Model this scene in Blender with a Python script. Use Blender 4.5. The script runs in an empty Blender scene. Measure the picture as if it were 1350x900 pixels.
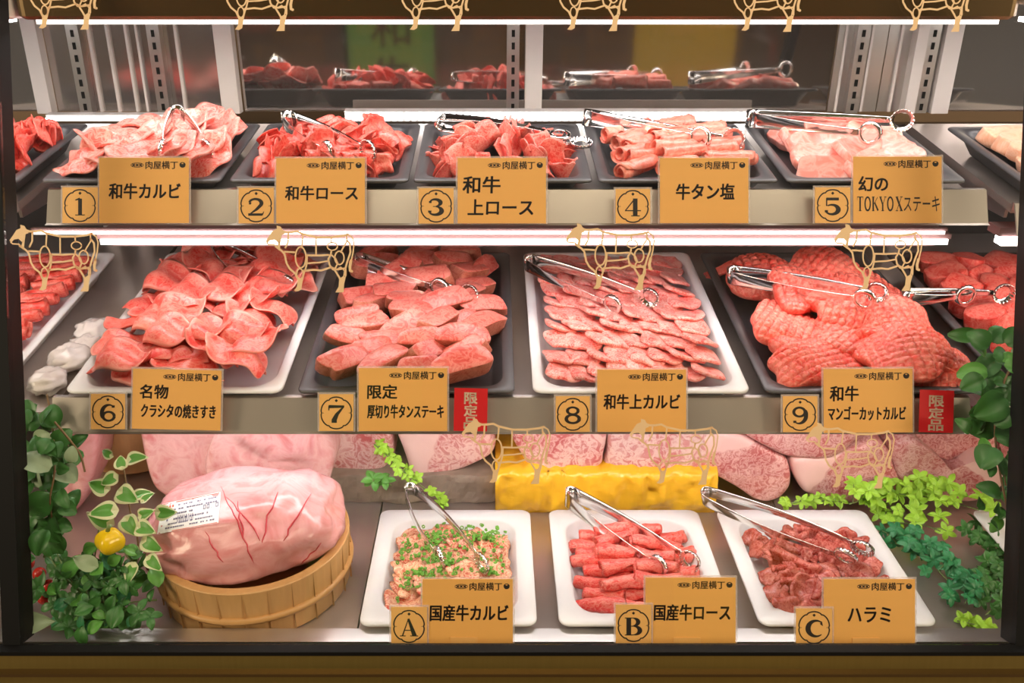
import bpy, math, random
import numpy as np
from mathutils import Vector, Matrix, Euler

# ------------------------------------------------------------------ camera, world, lights, exposure
SC = bpy.context.scene
COL = SC.collection
PI = math.pi
TH = math.radians(24.0)
TC, TS = math.cos(TH), math.sin(TH)
FPX, CX, CY = 1185.0, 650.0, 450.0
CAMZ = 1.461
cam = bpy.data.cameras.new('camera')
cam.lens = FPX / 1350.0 * 36.0
cam.sensor_width = 36.0
cam.shift_x = (675.0 - CX) / 1350.0
cam.clip_start = 0.02
camo = bpy.data.objects.new('camera', cam)
COL.objects.link(camo)
camo.location = (0, 0, CAMZ)
camo.rotation_euler = (PI / 2 - TH, 0, 0)
SC.camera = camo

SC.view_settings.view_transform = 'Standard'
SC.view_settings.look = 'None'
SC.view_settings.gamma = 1.0
SC.view_settings.use_curve_mapping = False
SC.view_settings.exposure = 0.32
LED_CANOPY, LED_TOP, LED_MID, LED_BACK = 11.5, 13.5, 13.0, 7.0
LED_LENS = 1.6
SHOP_LAMP = 22.0
SIDE_FILL = 26.0

wld = bpy.data.worlds.new('world')
SC.world = wld
wld.use_nodes = True
wld.node_tree.nodes['Background'].inputs[0].default_value = (1.0, 0.86, 0.70, 1)
wld.node_tree.nodes['Background'].inputs[1].default_value = 0.10

ld = bpy.data.lights.new('shop_ceiling_lamp', 'AREA')
ld.shape = 'RECTANGLE'
ld.size, ld.size_y = 2.4, 0.35
ld.energy = SHOP_LAMP
ld.color = (1.0, 0.84, 0.62)
lo = bpy.data.objects.new('shop_ceiling_lamp', ld)
COL.objects.link(lo)
lo.location = (0.1, -0.05, 2.9)
lo.rotation_euler = (math.radians(30), 0, 0)

for sx in (-1, 1):  # added fill lights out of view, brightening the cards from both sides
    l2 = bpy.data.lights.new('side_fill_light', 'AREA')
    l2.size = 0.7
    l2.energy = SIDE_FILL
    l2.color = (1.0, 0.82, 0.58)
    o2 = bpy.data.objects.new('side_fill_light', l2)
    COL.objects.link(o2)
    o2.location = (sx * 2.3, -0.45, 1.75)
    o2.rotation_euler = (Vector((0, 0.9, 0.9)) - o2.location).to_track_quat('-Z', 'Y').to_euler()


def ray(px, py):
    a, b = (px - CX) / FPX, (py - CY) / FPX
    return Vector((a, TC - b * TS, -(TS + b * TC)))


CAM = Vector((0, 0, CAMZ))


def on_D(px, py, D):
    return CAM + ray(px, py) * D


def on_z(px, py, z):
    r = ray(px, py)
    return CAM + r * ((z - CAMZ) / r.z)


def on_y(px, py, y):
    r = ray(px, py)
    return CAM + r * (y / r.y)


def on_frame(M, px, py, h=0.0):
    """local (u, v, h) of the point of plane h of frame M under a pixel"""
    Mi = M.inverted()
    o = Mi @ CAM
    d = Mi.to_3x3() @ ray(px, py)
    t = (h - o.z) / d.z
    return o + d * t


# ------------------------------------------------------------------ materials
def newmat(name):
    m = bpy.data.materials.new(name)
    m.use_nodes = True
    nt = m.node_tree
    b = nt.nodes['Principled BSDF']
    return m, nt, b


def rgba(c):
    return (c[0], c[1], c[2], 1.0)


def plain(name, col, rough=0.5, metal=0.0, spec=0.5, coat=0.0, noise=0.0, nscale=30.0, stretch=(1, 1, 1), bump=0.0):
    m, nt, b = newmat(name)
    b.inputs['Base Color'].default_value = rgba(col)
    b.inputs['Roughness'].default_value = rough
    b.inputs['Metallic'].default_value = metal
    b.inputs['Specular IOR Level'].default_value = spec
    b.inputs['Coat Weight'].default_value = coat
    if noise or bump:
        tc = nt.nodes.new('ShaderNodeTexCoord')
        mp = nt.nodes.new('ShaderNodeMapping')
        mp.inputs['Scale'].default_value = stretch
        nz = nt.nodes.new('ShaderNodeTexNoise')
        nz.inputs['Scale'].default_value = nscale
        nz.inputs['Detail'].default_value = 4
        nt.links.new(tc.outputs['Object'], mp.inputs[0])
        nt.links.new(mp.outputs[0], nz.inputs['Vector'])
        if noise:
            mr = nt.nodes.new('ShaderNodeMapRange')
            mr.inputs['To Min'].default_value = 1 - noise
            mr.inputs['To Max'].default_value = 1 + noise
            mx = nt.nodes.new('ShaderNodeVectorMath')
            mx.operation = 'SCALE'
            mx.inputs[0].default_value = col
            nt.links.new(nz.outputs[0], mr.inputs[0])
            nt.links.new(mr.outputs[0], mx.inputs['Scale'])
            nt.links.new(mx.outputs[0], b.inputs['Base Color'])
        if bump:
            bp = nt.nodes.new('ShaderNodeBump')
            bp.inputs['Strength'].default_value = bump
            bp.inputs['Distance'].default_value = 0.002
            nt.links.new(nz.outputs[0], bp.inputs['Height'])
            nt.links.new(bp.outputs[0], b.inputs['Normal'])
    return m


def emit(name, col, s):
    m, nt, b = newmat(name)
    b.inputs['Base Color'].default_value = rgba(col)
    b.inputs['Emission Color'].default_value = rgba(col)
    b.inputs['Emission Strength'].default_value = s
    return m


def meat(name, red, fat, amount=0.35, scale=70.0, rough=0.30, fine=1.0, bump=0.35, stretch=(1, 1, 1), fatdir=None, fatlevel=0.0, spec=0.5, rim=0.0):
    """lean with veins of fat; fatdir adds a solid fat side of the piece along that local direction"""
    m, nt, b = newmat(name)
    N, L = nt.nodes.new, nt.links.new
    tc = N('ShaderNodeTexCoord')
    oi = N('ShaderNodeObjectInfo')
    off = N('ShaderNodeVectorMath'); off.operation = 'SCALE'
    off.inputs[0].default_value = (3.1, 5.3, 2.2)
    L(oi.outputs['Random'], off.inputs['Scale'])
    add = N('ShaderNodeVectorMath'); add.operation = 'ADD'
    L(tc.outputs['Object'], add.inputs[0]); L(off.outputs[0], add.inputs[1])
    mp = N('ShaderNodeMapping'); mp.inputs['Scale'].default_value = stretch
    L(add.outputs[0], mp.inputs[0])
    # veins: where a distorted noise crosses its middle
    n1 = N('ShaderNodeTexNoise'); n1.inputs['Scale'].default_value = scale; n1.inputs['Detail'].default_value = 5
    n1.inputs['Roughness'].default_value = 0.6; n1.inputs['Distortion'].default_value = 1.2
    L(mp.outputs[0], n1.inputs['Vector'])
    s1 = N('ShaderNodeMath'); s1.operation = 'SUBTRACT'; s1.inputs[1].default_value = 0.5
    L(n1.outputs[0], s1.inputs[0])
    a1 = N('ShaderNodeMath'); a1.operation = 'ABSOLUTE'; L(s1.outputs[0], a1.inputs[0])
    r1 = N('ShaderNodeMapRange'); r1.inputs['From Min'].default_value = 0.0; r1.inputs['From Max'].default_value = 0.10 * fine
    r1.inputs['To Min'].default_value = 1.0; r1.inputs['To Max'].default_value = 0.0
    L(a1.outputs[0], r1.inputs[0])
    # broad paler areas
    n2 = N('ShaderNodeTexNoise'); n2.inputs['Scale'].default_value = scale * 0.33; n2.inputs['Detail'].default_value = 3
    L(mp.outputs[0], n2.inputs['Vector'])
    r2 = N('ShaderNodeMapRange'); r2.inputs['From Min'].default_value = 0.38; r2.inputs['From Max'].default_value = 0.68
    L(n2.outputs[0], r2.inputs[0])
    mu = N('ShaderNodeMath'); mu.operation = 'MULTIPLY_ADD'; mu.inputs[1].default_value = 0.55; mu.use_clamp = True
    mu.inputs[2].default_value = 0.0
    L(r2.outputs[0], mu.inputs[0])
    sm = N('ShaderNodeMath'); sm.operation = 'ADD'; L(r1.outputs[0], sm.inputs[0]); L(mu.outputs[0], sm.inputs[1])
    am = N('ShaderNodeMath'); am.operation = 'MULTIPLY'; am.inputs[1].default_value = amount; am.use_clamp = True
    L(sm.outputs[0], am.inputs[0])
    fac = am.outputs[0]
    if fatdir is not None:
        dp = N('ShaderNodeVectorMath'); dp.operation = 'DOT_PRODUCT'; dp.inputs[1].default_value = fatdir
        L(tc.outputs['Object'], dp.inputs[0])
        nn = N('ShaderNodeMath'); nn.operation = 'MULTIPLY_ADD'; nn.inputs[1].default_value = 0.03
        L(n2.outputs[0], nn.inputs[0]); L(dp.outputs['Value'], nn.inputs[2])
        rr = N('ShaderNodeMapRange'); rr.inputs['From Min'].default_value = fatlevel + 0.013; rr.inputs['From Max'].default_value = fatlevel + 0.018
        L(nn.outputs[0], rr.inputs[0])
        mxx = N('ShaderNodeMath'); mxx.operation = 'MAXIMUM'; L(fac, mxx.inputs[0]); L(rr.outputs[0], mxx.inputs[1])
        fac = mxx.outputs[0]
    if rim:
        at = N('ShaderNodeAttribute'); at.attribute_name = 'rim'
        wn = N('ShaderNodeMath'); wn.operation = 'MULTIPLY_ADD'; wn.inputs[1].default_value = .5; wn.inputs[2].default_value = -.25
        L(n2.outputs[0], wn.inputs[0])
        ad = N('ShaderNodeMath'); ad.operation = 'ADD'; L(at.outputs['Fac'], ad.inputs[0]); L(wn.outputs[0], ad.inputs[1])
        rr2 = N('ShaderNodeMapRange'); rr2.inputs['From Min'].default_value = .80; rr2.inputs['From Max'].default_value = .96; rr2.inputs['To Max'].default_value = rim
        L(ad.outputs[0], rr2.inputs[0])
        mx2 = N('ShaderNodeMath'); mx2.operation = 'MAXIMUM'; L(fac, mx2.inputs[0]); L(rr2.outputs[0], mx2.inputs[1])
        fac = mx2.outputs[0]
    mix = N('ShaderNodeMix'); mix.data_type = 'RGBA'
    mix.inputs['A'].default_value = rgba(red); mix.inputs['B'].default_value = rgba(fat)
    L(fac, mix.inputs['Factor'])
    # every piece a little lighter or darker
    hs = N('ShaderNodeHueSaturation')
    vr = N('ShaderNodeMapRange'); vr.inputs['To Min'].default_value = 0.86; vr.inputs['To Max'].default_value = 1.12
    L(oi.outputs['Random'], vr.inputs[0]); L(vr.outputs[0], hs.inputs['Value'])
    L(mix.outputs['Result'], hs.inputs['Color'])
    L(hs.outputs[0], b.inputs['Base Color'])
    bp = N('ShaderNodeBump'); bp.inputs['Strength'].default_value = bump; bp.inputs['Distance'].default_value = 0.0015
    L(n1.outputs[0], bp.inputs['Height']); L(bp.outputs[0], b.inputs['Normal'])
    b.inputs['Roughness'].default_value = rough
    b.inputs['Specular IOR Level'].default_value = spec
    return m


M = {}
M['steel'] = plain('brushed_steel', (0.62, 0.60, 0.58), 0.28, 0.9, noise=0.08, nscale=60, stretch=(1, 40, 40))
M['steel_deck'] = plain('scuffed_steel_deck', (0.56, 0.50, 0.46), 0.30, 0.75, noise=0.18, nscale=14, bump=0.06)
M['rail'] = plain('price_rail_steel', (0.55, 0.50, 0.44), 0.33, 0.7, noise=0.06, nscale=20)
M['chrome'] = plain('polished_tong_steel', (0.80, 0.79, 0.78), 0.14, 1.0)
M['white_post'] = plain('pale_enamel', (0.74, 0.70, 0.68), 0.4)
M['black_tray'] = plain('charcoal_melamine', (0.060, 0.058, 0.064), 0.42, spec=0.9)
M['white_tray'] = plain('white_melamine', (0.80, 0.81, 0.83), 0.28)
M['black'] = plain('black_rubber', (0.006, 0.006, 0.006), 0.55, spec=0.15)
M['led_case'] = plain('lamp_housing_pink_bounce', (0.20, 0.11, 0.105), 0.5)  # pink light bounced off the meat is put into this colour
M['brass'] = plain('brass_panel', (0.34, 0.25, 0.075), 0.34, 0.8, noise=0.10, nscale=8, stretch=(30, 1, 1))
M['bronze'] = plain('bronze_canopy', (0.11, 0.066, 0.020), 0.30, 0.6, noise=0.1, nscale=6)
M['darkpanel'] = plain('dark_back_panel', (0.10, 0.09, 0.085), 0.35, 0.4, noise=0.2, nscale=9)
M['card'] = plain('ochre_card', (0.84, 0.44, 0.115), 0.55, noise=0.05, nscale=4, stretch=(1, 20, 1))
M['card2'] = plain('ochre_number_card', (0.86, 0.48, 0.15), 0.5, noise=0.05, nscale=4, stretch=(1, 20, 1))
M['ink'] = plain('black_ink', (0.012, 0.009, 0.008), 0.6)
M['redcard'] = plain('red_card', (0.62, 0.012, 0.018), 0.4)
M['cream_ink'] = plain('cream_ink', (0.85, 0.72, 0.55), 0.6)
M['decal'] = plain('tan_decal', (0.74, 0.52, 0.29), 0.5)
M['paper'] = plain('white_paper', (0.93, 0.93, 0.95), 0.5)
M['inkblue'] = plain('grey_blue_ink', (0.16, 0.16, 0.26), 0.6)
M['inkred'] = plain('red_ink', (0.75, 0.10, 0.05), 0.6)
M['leaf_dark'] = plain('dark_ivy_leaf', (0.045, 0.17, 0.035), 0.42, noise=0.35, nscale=60)
M['leaf_mid'] = plain('mid_green_leaf', (0.11, 0.34, 0.055), 0.42, noise=0.35, nscale=60)
M['leaf_cream'] = plain('cream_leaf_edge', (0.66, 0.70, 0.42), 0.5)
M['leaf_pale'] = plain('grey_green_leaf', (0.30, 0.40, 0.24), 0.5, noise=0.2, nscale=60)
M['leaf_bright'] = plain('lime_leaf', (0.36, 0.66, 0.05), 0.45, noise=0.2, nscale=50)
M['leaf_teal'] = plain('deep_green_sprig_leaf', (0.03, 0.22, 0.08), 0.45, noise=0.3, nscale=50)
M['stem'] = plain('green_stem', (0.16, 0.24, 0.07), 0.5)
M['stem_brown'] = plain('brown_stem', (0.20, 0.12, 0.05), 0.6)
M['yellow'] = plain('glossy_yellow', (0.86, 0.58, 0.01), 0.2)
M['berry'] = plain('red_berry', (0.55, 0.03, 0.02), 0.25)
M['wood'] = plain('pale_cypress', (0.66, 0.38, 0.15), 0.45, noise=0.16, nscale=22, stretch=(6, 6, 0.4))
M['seam'] = plain('stave_seam', (0.52, 0.29, 0.11), 0.5)
M['hoop'] = plain('tub_hoop', (0.60, 0.33, 0.12), 0.4, noise=0.1, nscale=40)
M['stone'] = plain('grey_brown_stone', (0.30, 0.235, 0.185), 0.75, noise=0.45, nscale=45, bump=1.0)
M['cloth'] = plain('yellow_wrapping', (0.92, 0.52, 0.030), 0.24, noise=0.12, nscale=60, stretch=(.45, 1, 1.6), bump=1.0)
M['green'] = plain('green_banner_cloth', (0.18, 0.42, 0.08), 0.8)
M['scallion'] = plain('scallion_green', (0.16, 0.42, 0.05), 0.45, noise=0.4, nscale=300)
M['shopfloor'] = plain('shop_floor', (0.24, 0.17, 0.12), 0.5, noise=0.2, nscale=4)
M['shopwall'] = plain('shop_wall', (0.34, 0.22, 0.13), 0.7, noise=0.2, nscale=2)
M['film'] = plain('wrinkled_film', (0.72, 0.67, 0.65), 0.2)
M['led'] = emit('led_diffuser', (1.0, 0.95, 0.96), LED_TOP)
M['led_mid'] = emit('led_diffuser_warm', (1.0, 0.95, 0.95), LED_MID)
M['led_canopy'] = emit('led_diffuser_canopy', (1.0, 0.95, 0.95), LED_CANOPY)
M['lens'] = emit('led_side_lens', (1.0, 0.95, 0.92), LED_LENS)
M['led_back'] = emit('led_diode', (0.92, 0.96, 1.0), LED_BACK)
M['yellow_wall'] = plain('yellow_shop_panel', (0.75, 0.55, 0.03), 0.6)


def glassmat():
    m, nt, b = newmat('clear_front_glass')
    N, L = nt.nodes.new, nt.links.new
    tr = N('ShaderNodeBsdfTransparent'); tr.inputs[0].default_value = (0.985, 0.985, 0.975, 1)
    gl = N('ShaderNodeBsdfGlossy'); gl.inputs['Roughness'].default_value = 0.02
    fr = N('ShaderNodeFresnel'); fr.inputs[0].default_value = 1.45
    mx = N('ShaderNodeMixShader')
    ge = N('ShaderNodeNewGeometry'); io = N('ShaderNodeMapRange')      # the same reflectance from both sides of the sheet
    io.inputs['To Min'].default_value = 1.45; io.inputs['To Max'].default_value = 1 / 1.45
    L(ge.outputs['Backfacing'], io.inputs[0]); L(io.outputs[0], fr.inputs['IOR'])
    L(fr.outputs[0], mx.inputs[0]); L(tr.outputs[0], mx.inputs[1]); L(gl.outputs[0], mx.inputs[2])
    L(mx.outputs[0], nt.nodes['Material Output'].inputs['Surface'])
    return m


M['glass'] = glassmat()
M['mirror'] = plain('smoky_mirror', (0.60, 0.56, 0.53), 0.045, 0.93)
M['mirror2'] = plain('hazy_mirror', (0.62, 0.58, 0.55), 0.16, 0.88)

FAT = (0.93, 0.62, 0.54)
M['m_karubi'] = meat('pale_marbled_beef', (0.84, 0.105, 0.078), (0.96, 0.52, 0.45), 0.68, 95, rim=.5)
M['m_rosu'] = meat('red_sliced_beef', (0.74, 0.042, 0.028), (0.94, 0.34, 0.27), 0.48, 90)
M['m_jorosu'] = meat('fine_marbled_beef', (0.78, 0.060, 0.043), (0.95, 0.44, 0.37), 0.56, 150)
M['m_tongue'] = meat('rolled_tongue', (0.86, 0.16, 0.11), (0.95, 0.50, 0.41), 0.42, 70)
M['m_pork'] = meat('pale_pork', (0.88, 0.22, 0.17), (0.95, 0.64, 0.57), 0.40, 35, fatdir=(0.8, -0.6, 0), fatlevel=0.021)
M['m_wavy'] = meat('wavy_beef', (0.80, 0.055, 0.040), (0.96, 0.46, 0.38), 0.42, 100, rim=.8)
M['m_thick'] = meat('thick_tongue', (0.72, 0.085, 0.066), (0.93, 0.44, 0.37), 0.42, 80, bump=.6)
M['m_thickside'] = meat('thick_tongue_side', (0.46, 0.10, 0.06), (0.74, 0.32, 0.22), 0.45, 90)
M['m_square'] = meat('square_marbled_beef', (0.78, 0.045, 0.036), (0.97, 0.55, 0.49), 0.78, 190)
M['m_mango'] = meat('scored_beef', (0.80, 0.066, 0.045), (0.95, 0.44, 0.34), 0.40, 90)
M['m_marinade'] = meat('marinated_beef', (0.60, 0.075, 0.045), (0.95, 0.58, 0.38), 0.85, 130, rough=0.22)
M['m_roll'] = meat('deep_red_roll', (0.74, 0.025, 0.022), (0.93, 0.38, 0.32), 0.55, 130, stretch=(1, 2.5, 1))
M['m_harami'] = meat('harami_beef', (0.34, 0.026, 0.020), (0.78, 0.28, 0.22), 0.48, 130, rough=0.25)
M['m_dark'] = meat('dark_red_beef', (0.32, 0.025, 0.02), (0.70, 0.24, 0.18), 0.40, 110, rough=0.3)
M['m_chicken'] = meat('orange_pink_meat', (0.80, 0.36, 0.22), (0.93, 0.66, 0.50), 0.4, 50)
M['m_wrap'] = meat('shrink_wrapped_pork', (0.66, 0.23, 0.235), (0.82, 0.46, 0.47), 0.50, 22, rough=0.22, fine=1.6, bump=0.5)
M['m_wrap2'] = meat('shrink_wrapped_slab', (0.70, 0.24, 0.24), (0.90, 0.60, 0.59), 0.60, 24, rough=0.22, fine=1.8, bump=0.5)
M['m_vein'] = plain('blood_vein', (0.60, 0.05, 0.07), 0.3)


def blockmat(name, d, lv, red=(0.62, 0.13, 0.13), fat=(0.92, 0.62, 0.58), am=0.66, sc=85):
    return meat(name, red, fat, am, sc, rough=0.30, fatdir=d, fatlevel=lv)


# ------------------------------------------------------------------ objects
def mk(name, v, f, mat=None, smooth=True, mats=None, mi=None):
    me = bpy.data.meshes.new(name)
    me.from_pydata([tuple(map(float, p)) for p in v], [], [tuple(map(int, q)) for q in f])
    for x in (mats or ([mat] if mat else [])):
        me.materials.append(x)
    if mi is not None:
        me.polygons.foreach_set('material_index', list(mi))
    if smooth:
        me.polygons.foreach_set('use_smooth', [True] * len(me.polygons))
    me.update()
    return me


def link(name, me, parent=None, mat4=None):
    o = bpy.data.objects.new(name, me)
    COL.objects.link(o)
    if parent is not None:
        o.parent = parent
    if mat4 is not None:
        o.matrix_local = mat4
    return o


NUMW = {'1': 'one', '2': 'two', '3': 'three', '4': 'four', '5': 'five', '6': 'six', '7': 'seven', '8': 'eight', '9': 'nine'}


def wordy(s):
    return ' '.join(NUMW.get(w, w) for w in s.split(' ')) if s else s


def tag(o, label, cat, group=None, kind=None):
    o['label'] = wordy(label)
    o['category'] = cat
    if group:
        o['group'] = wordy(group)
    if kind:
        o['kind'] = kind
    return o


def thing(name, label, cat, mat4=None, group=None):
    return tag(link(name, None, None, mat4 or Matrix()), label, cat, group)


def struct(name, me, mat4=None):
    o = link(name, me, None, mat4)
    o['kind'] = 'structure'
    return o


class G:
    """gathers pieces of one mesh"""
    def __init__(s):
        s.v, s.f, s.mi = [], [], []

    def add(s, v, f, m=0):
        b = len(s.v)
        s.v.extend([tuple(p) for p in v])
        s.f.extend([tuple(i + b for i in q) for q in f])
        s.mi.extend([m] * len(f))
        return s

    def box(s, c, d, R=None, m=0):
        v = []
        for z in (-.5, .5):
            for x, y in ((-.5, -.5), (.5, -.5), (.5, .5), (-.5, .5)):
                p = Vector((x * d[0], y * d[1], z * d[2]))
                if R is not None:
                    p = R @ p
                v.append(p + Vector(c))
        return s.add(v, [(0, 3, 2, 1), (4, 5, 6, 7), (0, 1, 5, 4), (1, 2, 6, 5), (2, 3, 7, 6), (3, 0, 4, 7)], m)

    def loft(s, rings, cap0=True, cap1=True, m=0, closed=True):
        n = len(rings[0])
        v = [p for r in rings for p in r]
        f = []
        for k in range(len(rings) - 1):
            for i in range(n if closed else n - 1):
                j = (i + 1) % n
                f.append((k * n + i, k * n + j, (k + 1) * n + j, (k + 1) * n + i))
        if cap0:
            f.append(tuple(range(n - 1, -1, -1)))
        if cap1:
            f.append(tuple((len(rings) - 1) * n + i for i in range(n)))
        return s.add(v, f, m)

    def tube(s, pts, rad, n=8, m=0):
        pts = [Vector(p) for p in pts]
        if not hasattr(rad, '__len__'):
            rad = [rad] * len(pts)
        rings = []
        up = Vector((0.13, 0.2, 0.97))
        for i, p in enumerate(pts):
            t = (pts[min(i + 1, len(pts) - 1)] - pts[max(i - 1, 0)]).normalized()
            a = t.cross(up)
            if a.length < 1e-4:
                a = t.cross(Vector((1, 0, 0)))
            a.normalize()
            b = a.cross(t)
            rings.append([p + (a * math.cos(2 * PI * k / n) + b * math.sin(2 * PI * k / n)) * rad[i] for k in range(n)])
        return s.loft(rings, m=m)

    def mesh(s, name, mat=None, smooth=True, mats=None):
        return mk(name, s.v, s.f, mat, smooth, mats, s.mi if mats else None)


def rrect(w, d, r, z, n=6):
    r = min(r, w / 2 - 1e-5, d / 2 - 1e-5)
    out = []
    for cx, cy, a0 in ((w / 2 - r, d / 2 - r, 0), (-w / 2 + r, d / 2 - r, PI / 2), (-w / 2 + r, -d / 2 + r, PI), (w / 2 - r, -d / 2 + r, 1.5 * PI)):
        for k in range(n + 1):
            a = a0 + PI / 2 * k / n
            out.append((cx + r * math.cos(a), cy + r * math.sin(a), z))
    return out


def rbox(w, d, h, r=0.004, e=0.002, n=4):
    """box with rounded plan corners and eased edges, base at z = 0"""
    g = G()
    g.loft([rrect(w - 2 * e, d - 2 * e, r, 0, n), rrect(w, d, r, e, n), rrect(w, d, r, h - e, n), rrect(w - 2 * e, d - 2 * e, r, h, n)])
    return g


def flat_shade(me):
    me.polygons.foreach_set('use_smooth', [False] * len(me.polygons))
    return me


def sub(o, lv=1):
    md = o.modifiers.new('smooth', 'SUBSURF')
    md.levels = md.render_levels = lv
    return o


ORD = ['', 'first', 'second', 'third', 'fourth', 'fifth', 'sixth', 'seventh', 'eighth', 'ninth', 'tenth', 'eleventh', 'twelfth', 'thirteenth', 'fourteenth', 'fifteenth', 'sixteenth', 'seventeenth', 'eighteenth']


# ------------------------------------------------------------------ frames of the three tiers
def frame(y0, z0, deg):
    return Matrix.Translation((0, y0, z0)) @ Matrix.Rotation(math.radians(deg), 4, 'X')


TOP = frame(1.048, CAMZ - .2696, 7.0)
MID = frame(0.948, CAMZ - .494, 6.0)
DECKZ = 0.70
ZP = {'T': -.022, 'M': -.026, 'B': 0.0}     # the shelf plates lie a little below the tops of their rails
DECK = frame(0.825, DECKZ, 0.0)

# glass plane: through two lines that run along x
GP0, GP1 = on_D(CX, 850, 1.000), on_D(CX, 0, 0.955)
GU = (GP1 - GP0).normalized()
GN = Vector((1, 0, 0)).cross(GU).normalized()      # (x, up, out of the case)


def on_glass(px, py, off=0.0):
    r = ray(px, py)
    o = GP0 + GN * off
    t = (o - CAM).dot(GN) / r.dot(GN)
    return CAM + r * t


GROT = Matrix((Vector((1, 0, 0)), GU, GN)).transposed().to_4x4()
# ------------------------------------------------------------------ the shop round the case
def slabbox(x0, x1, y0, y1, z0, z1):
    return G().box(((x0 + x1) / 2, (y0 + y1) / 2, (z0 + z1) / 2), (x1 - x0, y1 - y0, z1 - z0))


struct('floor', slabbox(-3, 3, -3.5, 2.2, -0.05, 0).mesh('floor', M['shopfloor'], False))
struct('wall_back', slabbox(-3, 3, 2.2, 2.3, 0, 3).mesh('wall_back', M['shopwall'], False))
struct('wall_near', slabbox(-3, 3, -3.6, -3.5, 0, 3).mesh('wall_near', M['shopwall'], False))


# ------------------------------------------------------------------ the display case
case = thing('display_case', 'refrigerated glass-fronted meat display case with brass base and black frame', 'display case', Matrix.Translation((0, 0.78, 0)))
CI = case.matrix_world.inverted() if False else Matrix.Translation((0, -0.78, 0))


def cpart(name, g, mat, smooth=False):
    return link(name, g.mesh(name, mat, smooth), case, CI)


# body and brass kick panel
cpart('body', slabbox(-1.15, 1.2, 0.84, 1.56, 0.02, 0.66), M['darkpanel'])
b0 = on_D(CX, 851, 1.0)
kp0 = Vector((0, b0.y - .009, b0.z - .0052))
kp1 = on_D(CX, 985, 0.99)
g = G()
g.loft([[(x, kp0.y, kp0.z), (x, kp0.y + .012, kp0.z), (x, kp1.y + .012, 0.02), (x, kp1.y, kp1.z - .1)] for x in (-1.15, 1.2)])
cpart('kick_panel', g, M['brass'])
kl = on_D(CX, 900 - 14, 0.992)
g = slabbox(-1.15, 1.2, kl.y - .003, kl.y + .006, kl.z - .004, kl.z)
cpart('panel_seam', g, M['bronze'])
# black gasket under the glass
g = slabbox(-1.15, 1.2, b0.y - .010, b0.y + .004, b0.z - .0052, b0.z)
cpart('glass_gasket', g, M['black'])
# raised front curb of the deck
c0 = on_z(CX, 828, DECKZ + .026)
g = slabbox(-1.15, 1.2, c0.y - .022, c0.y, 0.66, DECKZ + .026)
cpart('deck_curb', g, M['steel'])
# deck panels with seams between them
for x0, x1 in ((-1.15, -0.165), (-0.163, 0.415), (0.417, 1.2)):
    cpart('deck_panel', slabbox(x0, x1, c0.y, 1.53, 0.66, DECKZ), M['steel_deck'])
# ends and top
cpart('canopy_top', slabbox(-1.15, 1.2, 1.02, 1.58, 1.56, 1.58), M['darkpanel'])
for x in (-1.14, 1.19):
    cpart('end_panel', slabbox(x - .01, x + .01, .84, 1.56, 0.66, 1.56), M['darkpanel'])

# mirrored back, leaning a little towards the trays
mf = TOP @ on_frame(TOP, CX, 147, ZP['T'])
MR = Matrix.Translation((0, mf.y, mf.z))


def backpt(px, py):
    """x on the back mirror under a pixel, with its height along the mirror"""
    Mi = MR.inverted()
    o = Mi @ CAM
    d = Mi.to_3x3() @ ray(px, py)
    t = -o.y / d.y
    return o + d * t


def back_panel(name, pxa, pxb, mat, thick=.006, zb=.0005, zt=.40, yoff=0.0):
    xa, xb = backpt(pxa, 100).x, backpt(pxb, 100).x
    g = slabbox(xa, xb, yoff, yoff + thick, zb, zt)
    return link(name, g.mesh(name, mat, False), case, CI @ MR)


back_panel('mirror_panel', 318, 692, M['mirror'])
back_panel('mirror_panel', 714, 1095, M['mirror'])
back_panel('side_mirror', 68, 292, M['mirror2'])
back_panel('side_mirror', -330, 48, M['mirror'])
back_panel('side_mirror', 1250, 1700, M['mirror'])
back_panel('steel_panel', 1096, 1160, M['steel'], yoff=-.004)
back_panel('steel_panel', 1162, 1249, M['steel'], yoff=-.002)
for pxa, pxb in ((49, 68), (293, 316), (692, 714), (1192, 1206), (1228, 1250)):
    back_panel('post', pxa, pxb, M['white_post'], .02, yoff=-.022)
for pxc in (112, 215, 676, 1124, 1215):
    xa, xb = backpt(pxc - 8, 100).x, backpt(pxc + 8, 100).x
    up = link('slotted_upright', slabbox(xa, xb, -.018, 0, .0005, .40).mesh('slotted_upright', M['steel'], False), case, CI @ MR)
    g = G()
    for k in range(22):
        g.box(((xa + xb) / 2, -.0185, -.0 + .01 + k * .018), ((xb - xa) * .26, .001, .010))
    link('slot', g.mesh('slot', M['black'], False), up)
for pxc in (128, 152, 176, 190, 240, 1106, 1140, 1178):
    xa, xb = backpt(pxc - 1.6, 100).x, backpt(pxc + 1.6, 100).x
    link('panel_rib', slabbox(xa, xb, -.006, 0, .0005, .40).mesh('panel_rib', M['white_post'], False), case, CI @ MR)
# dark panel behind the middle and bottom tiers, with uprights
cpart('back_panel', slabbox(-1.15, 1.2, 1.53, 1.55, 0.66, 1.18), M['darkpanel'])
for px in (150, 190, 665, 1180):
    p = on_y(px, 332, 1.5)
    cpart('back_upright', slabbox(p.x - .010, p.x + .010, 1.50, 1.53, .70, 1.18), M['steel'])

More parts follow.
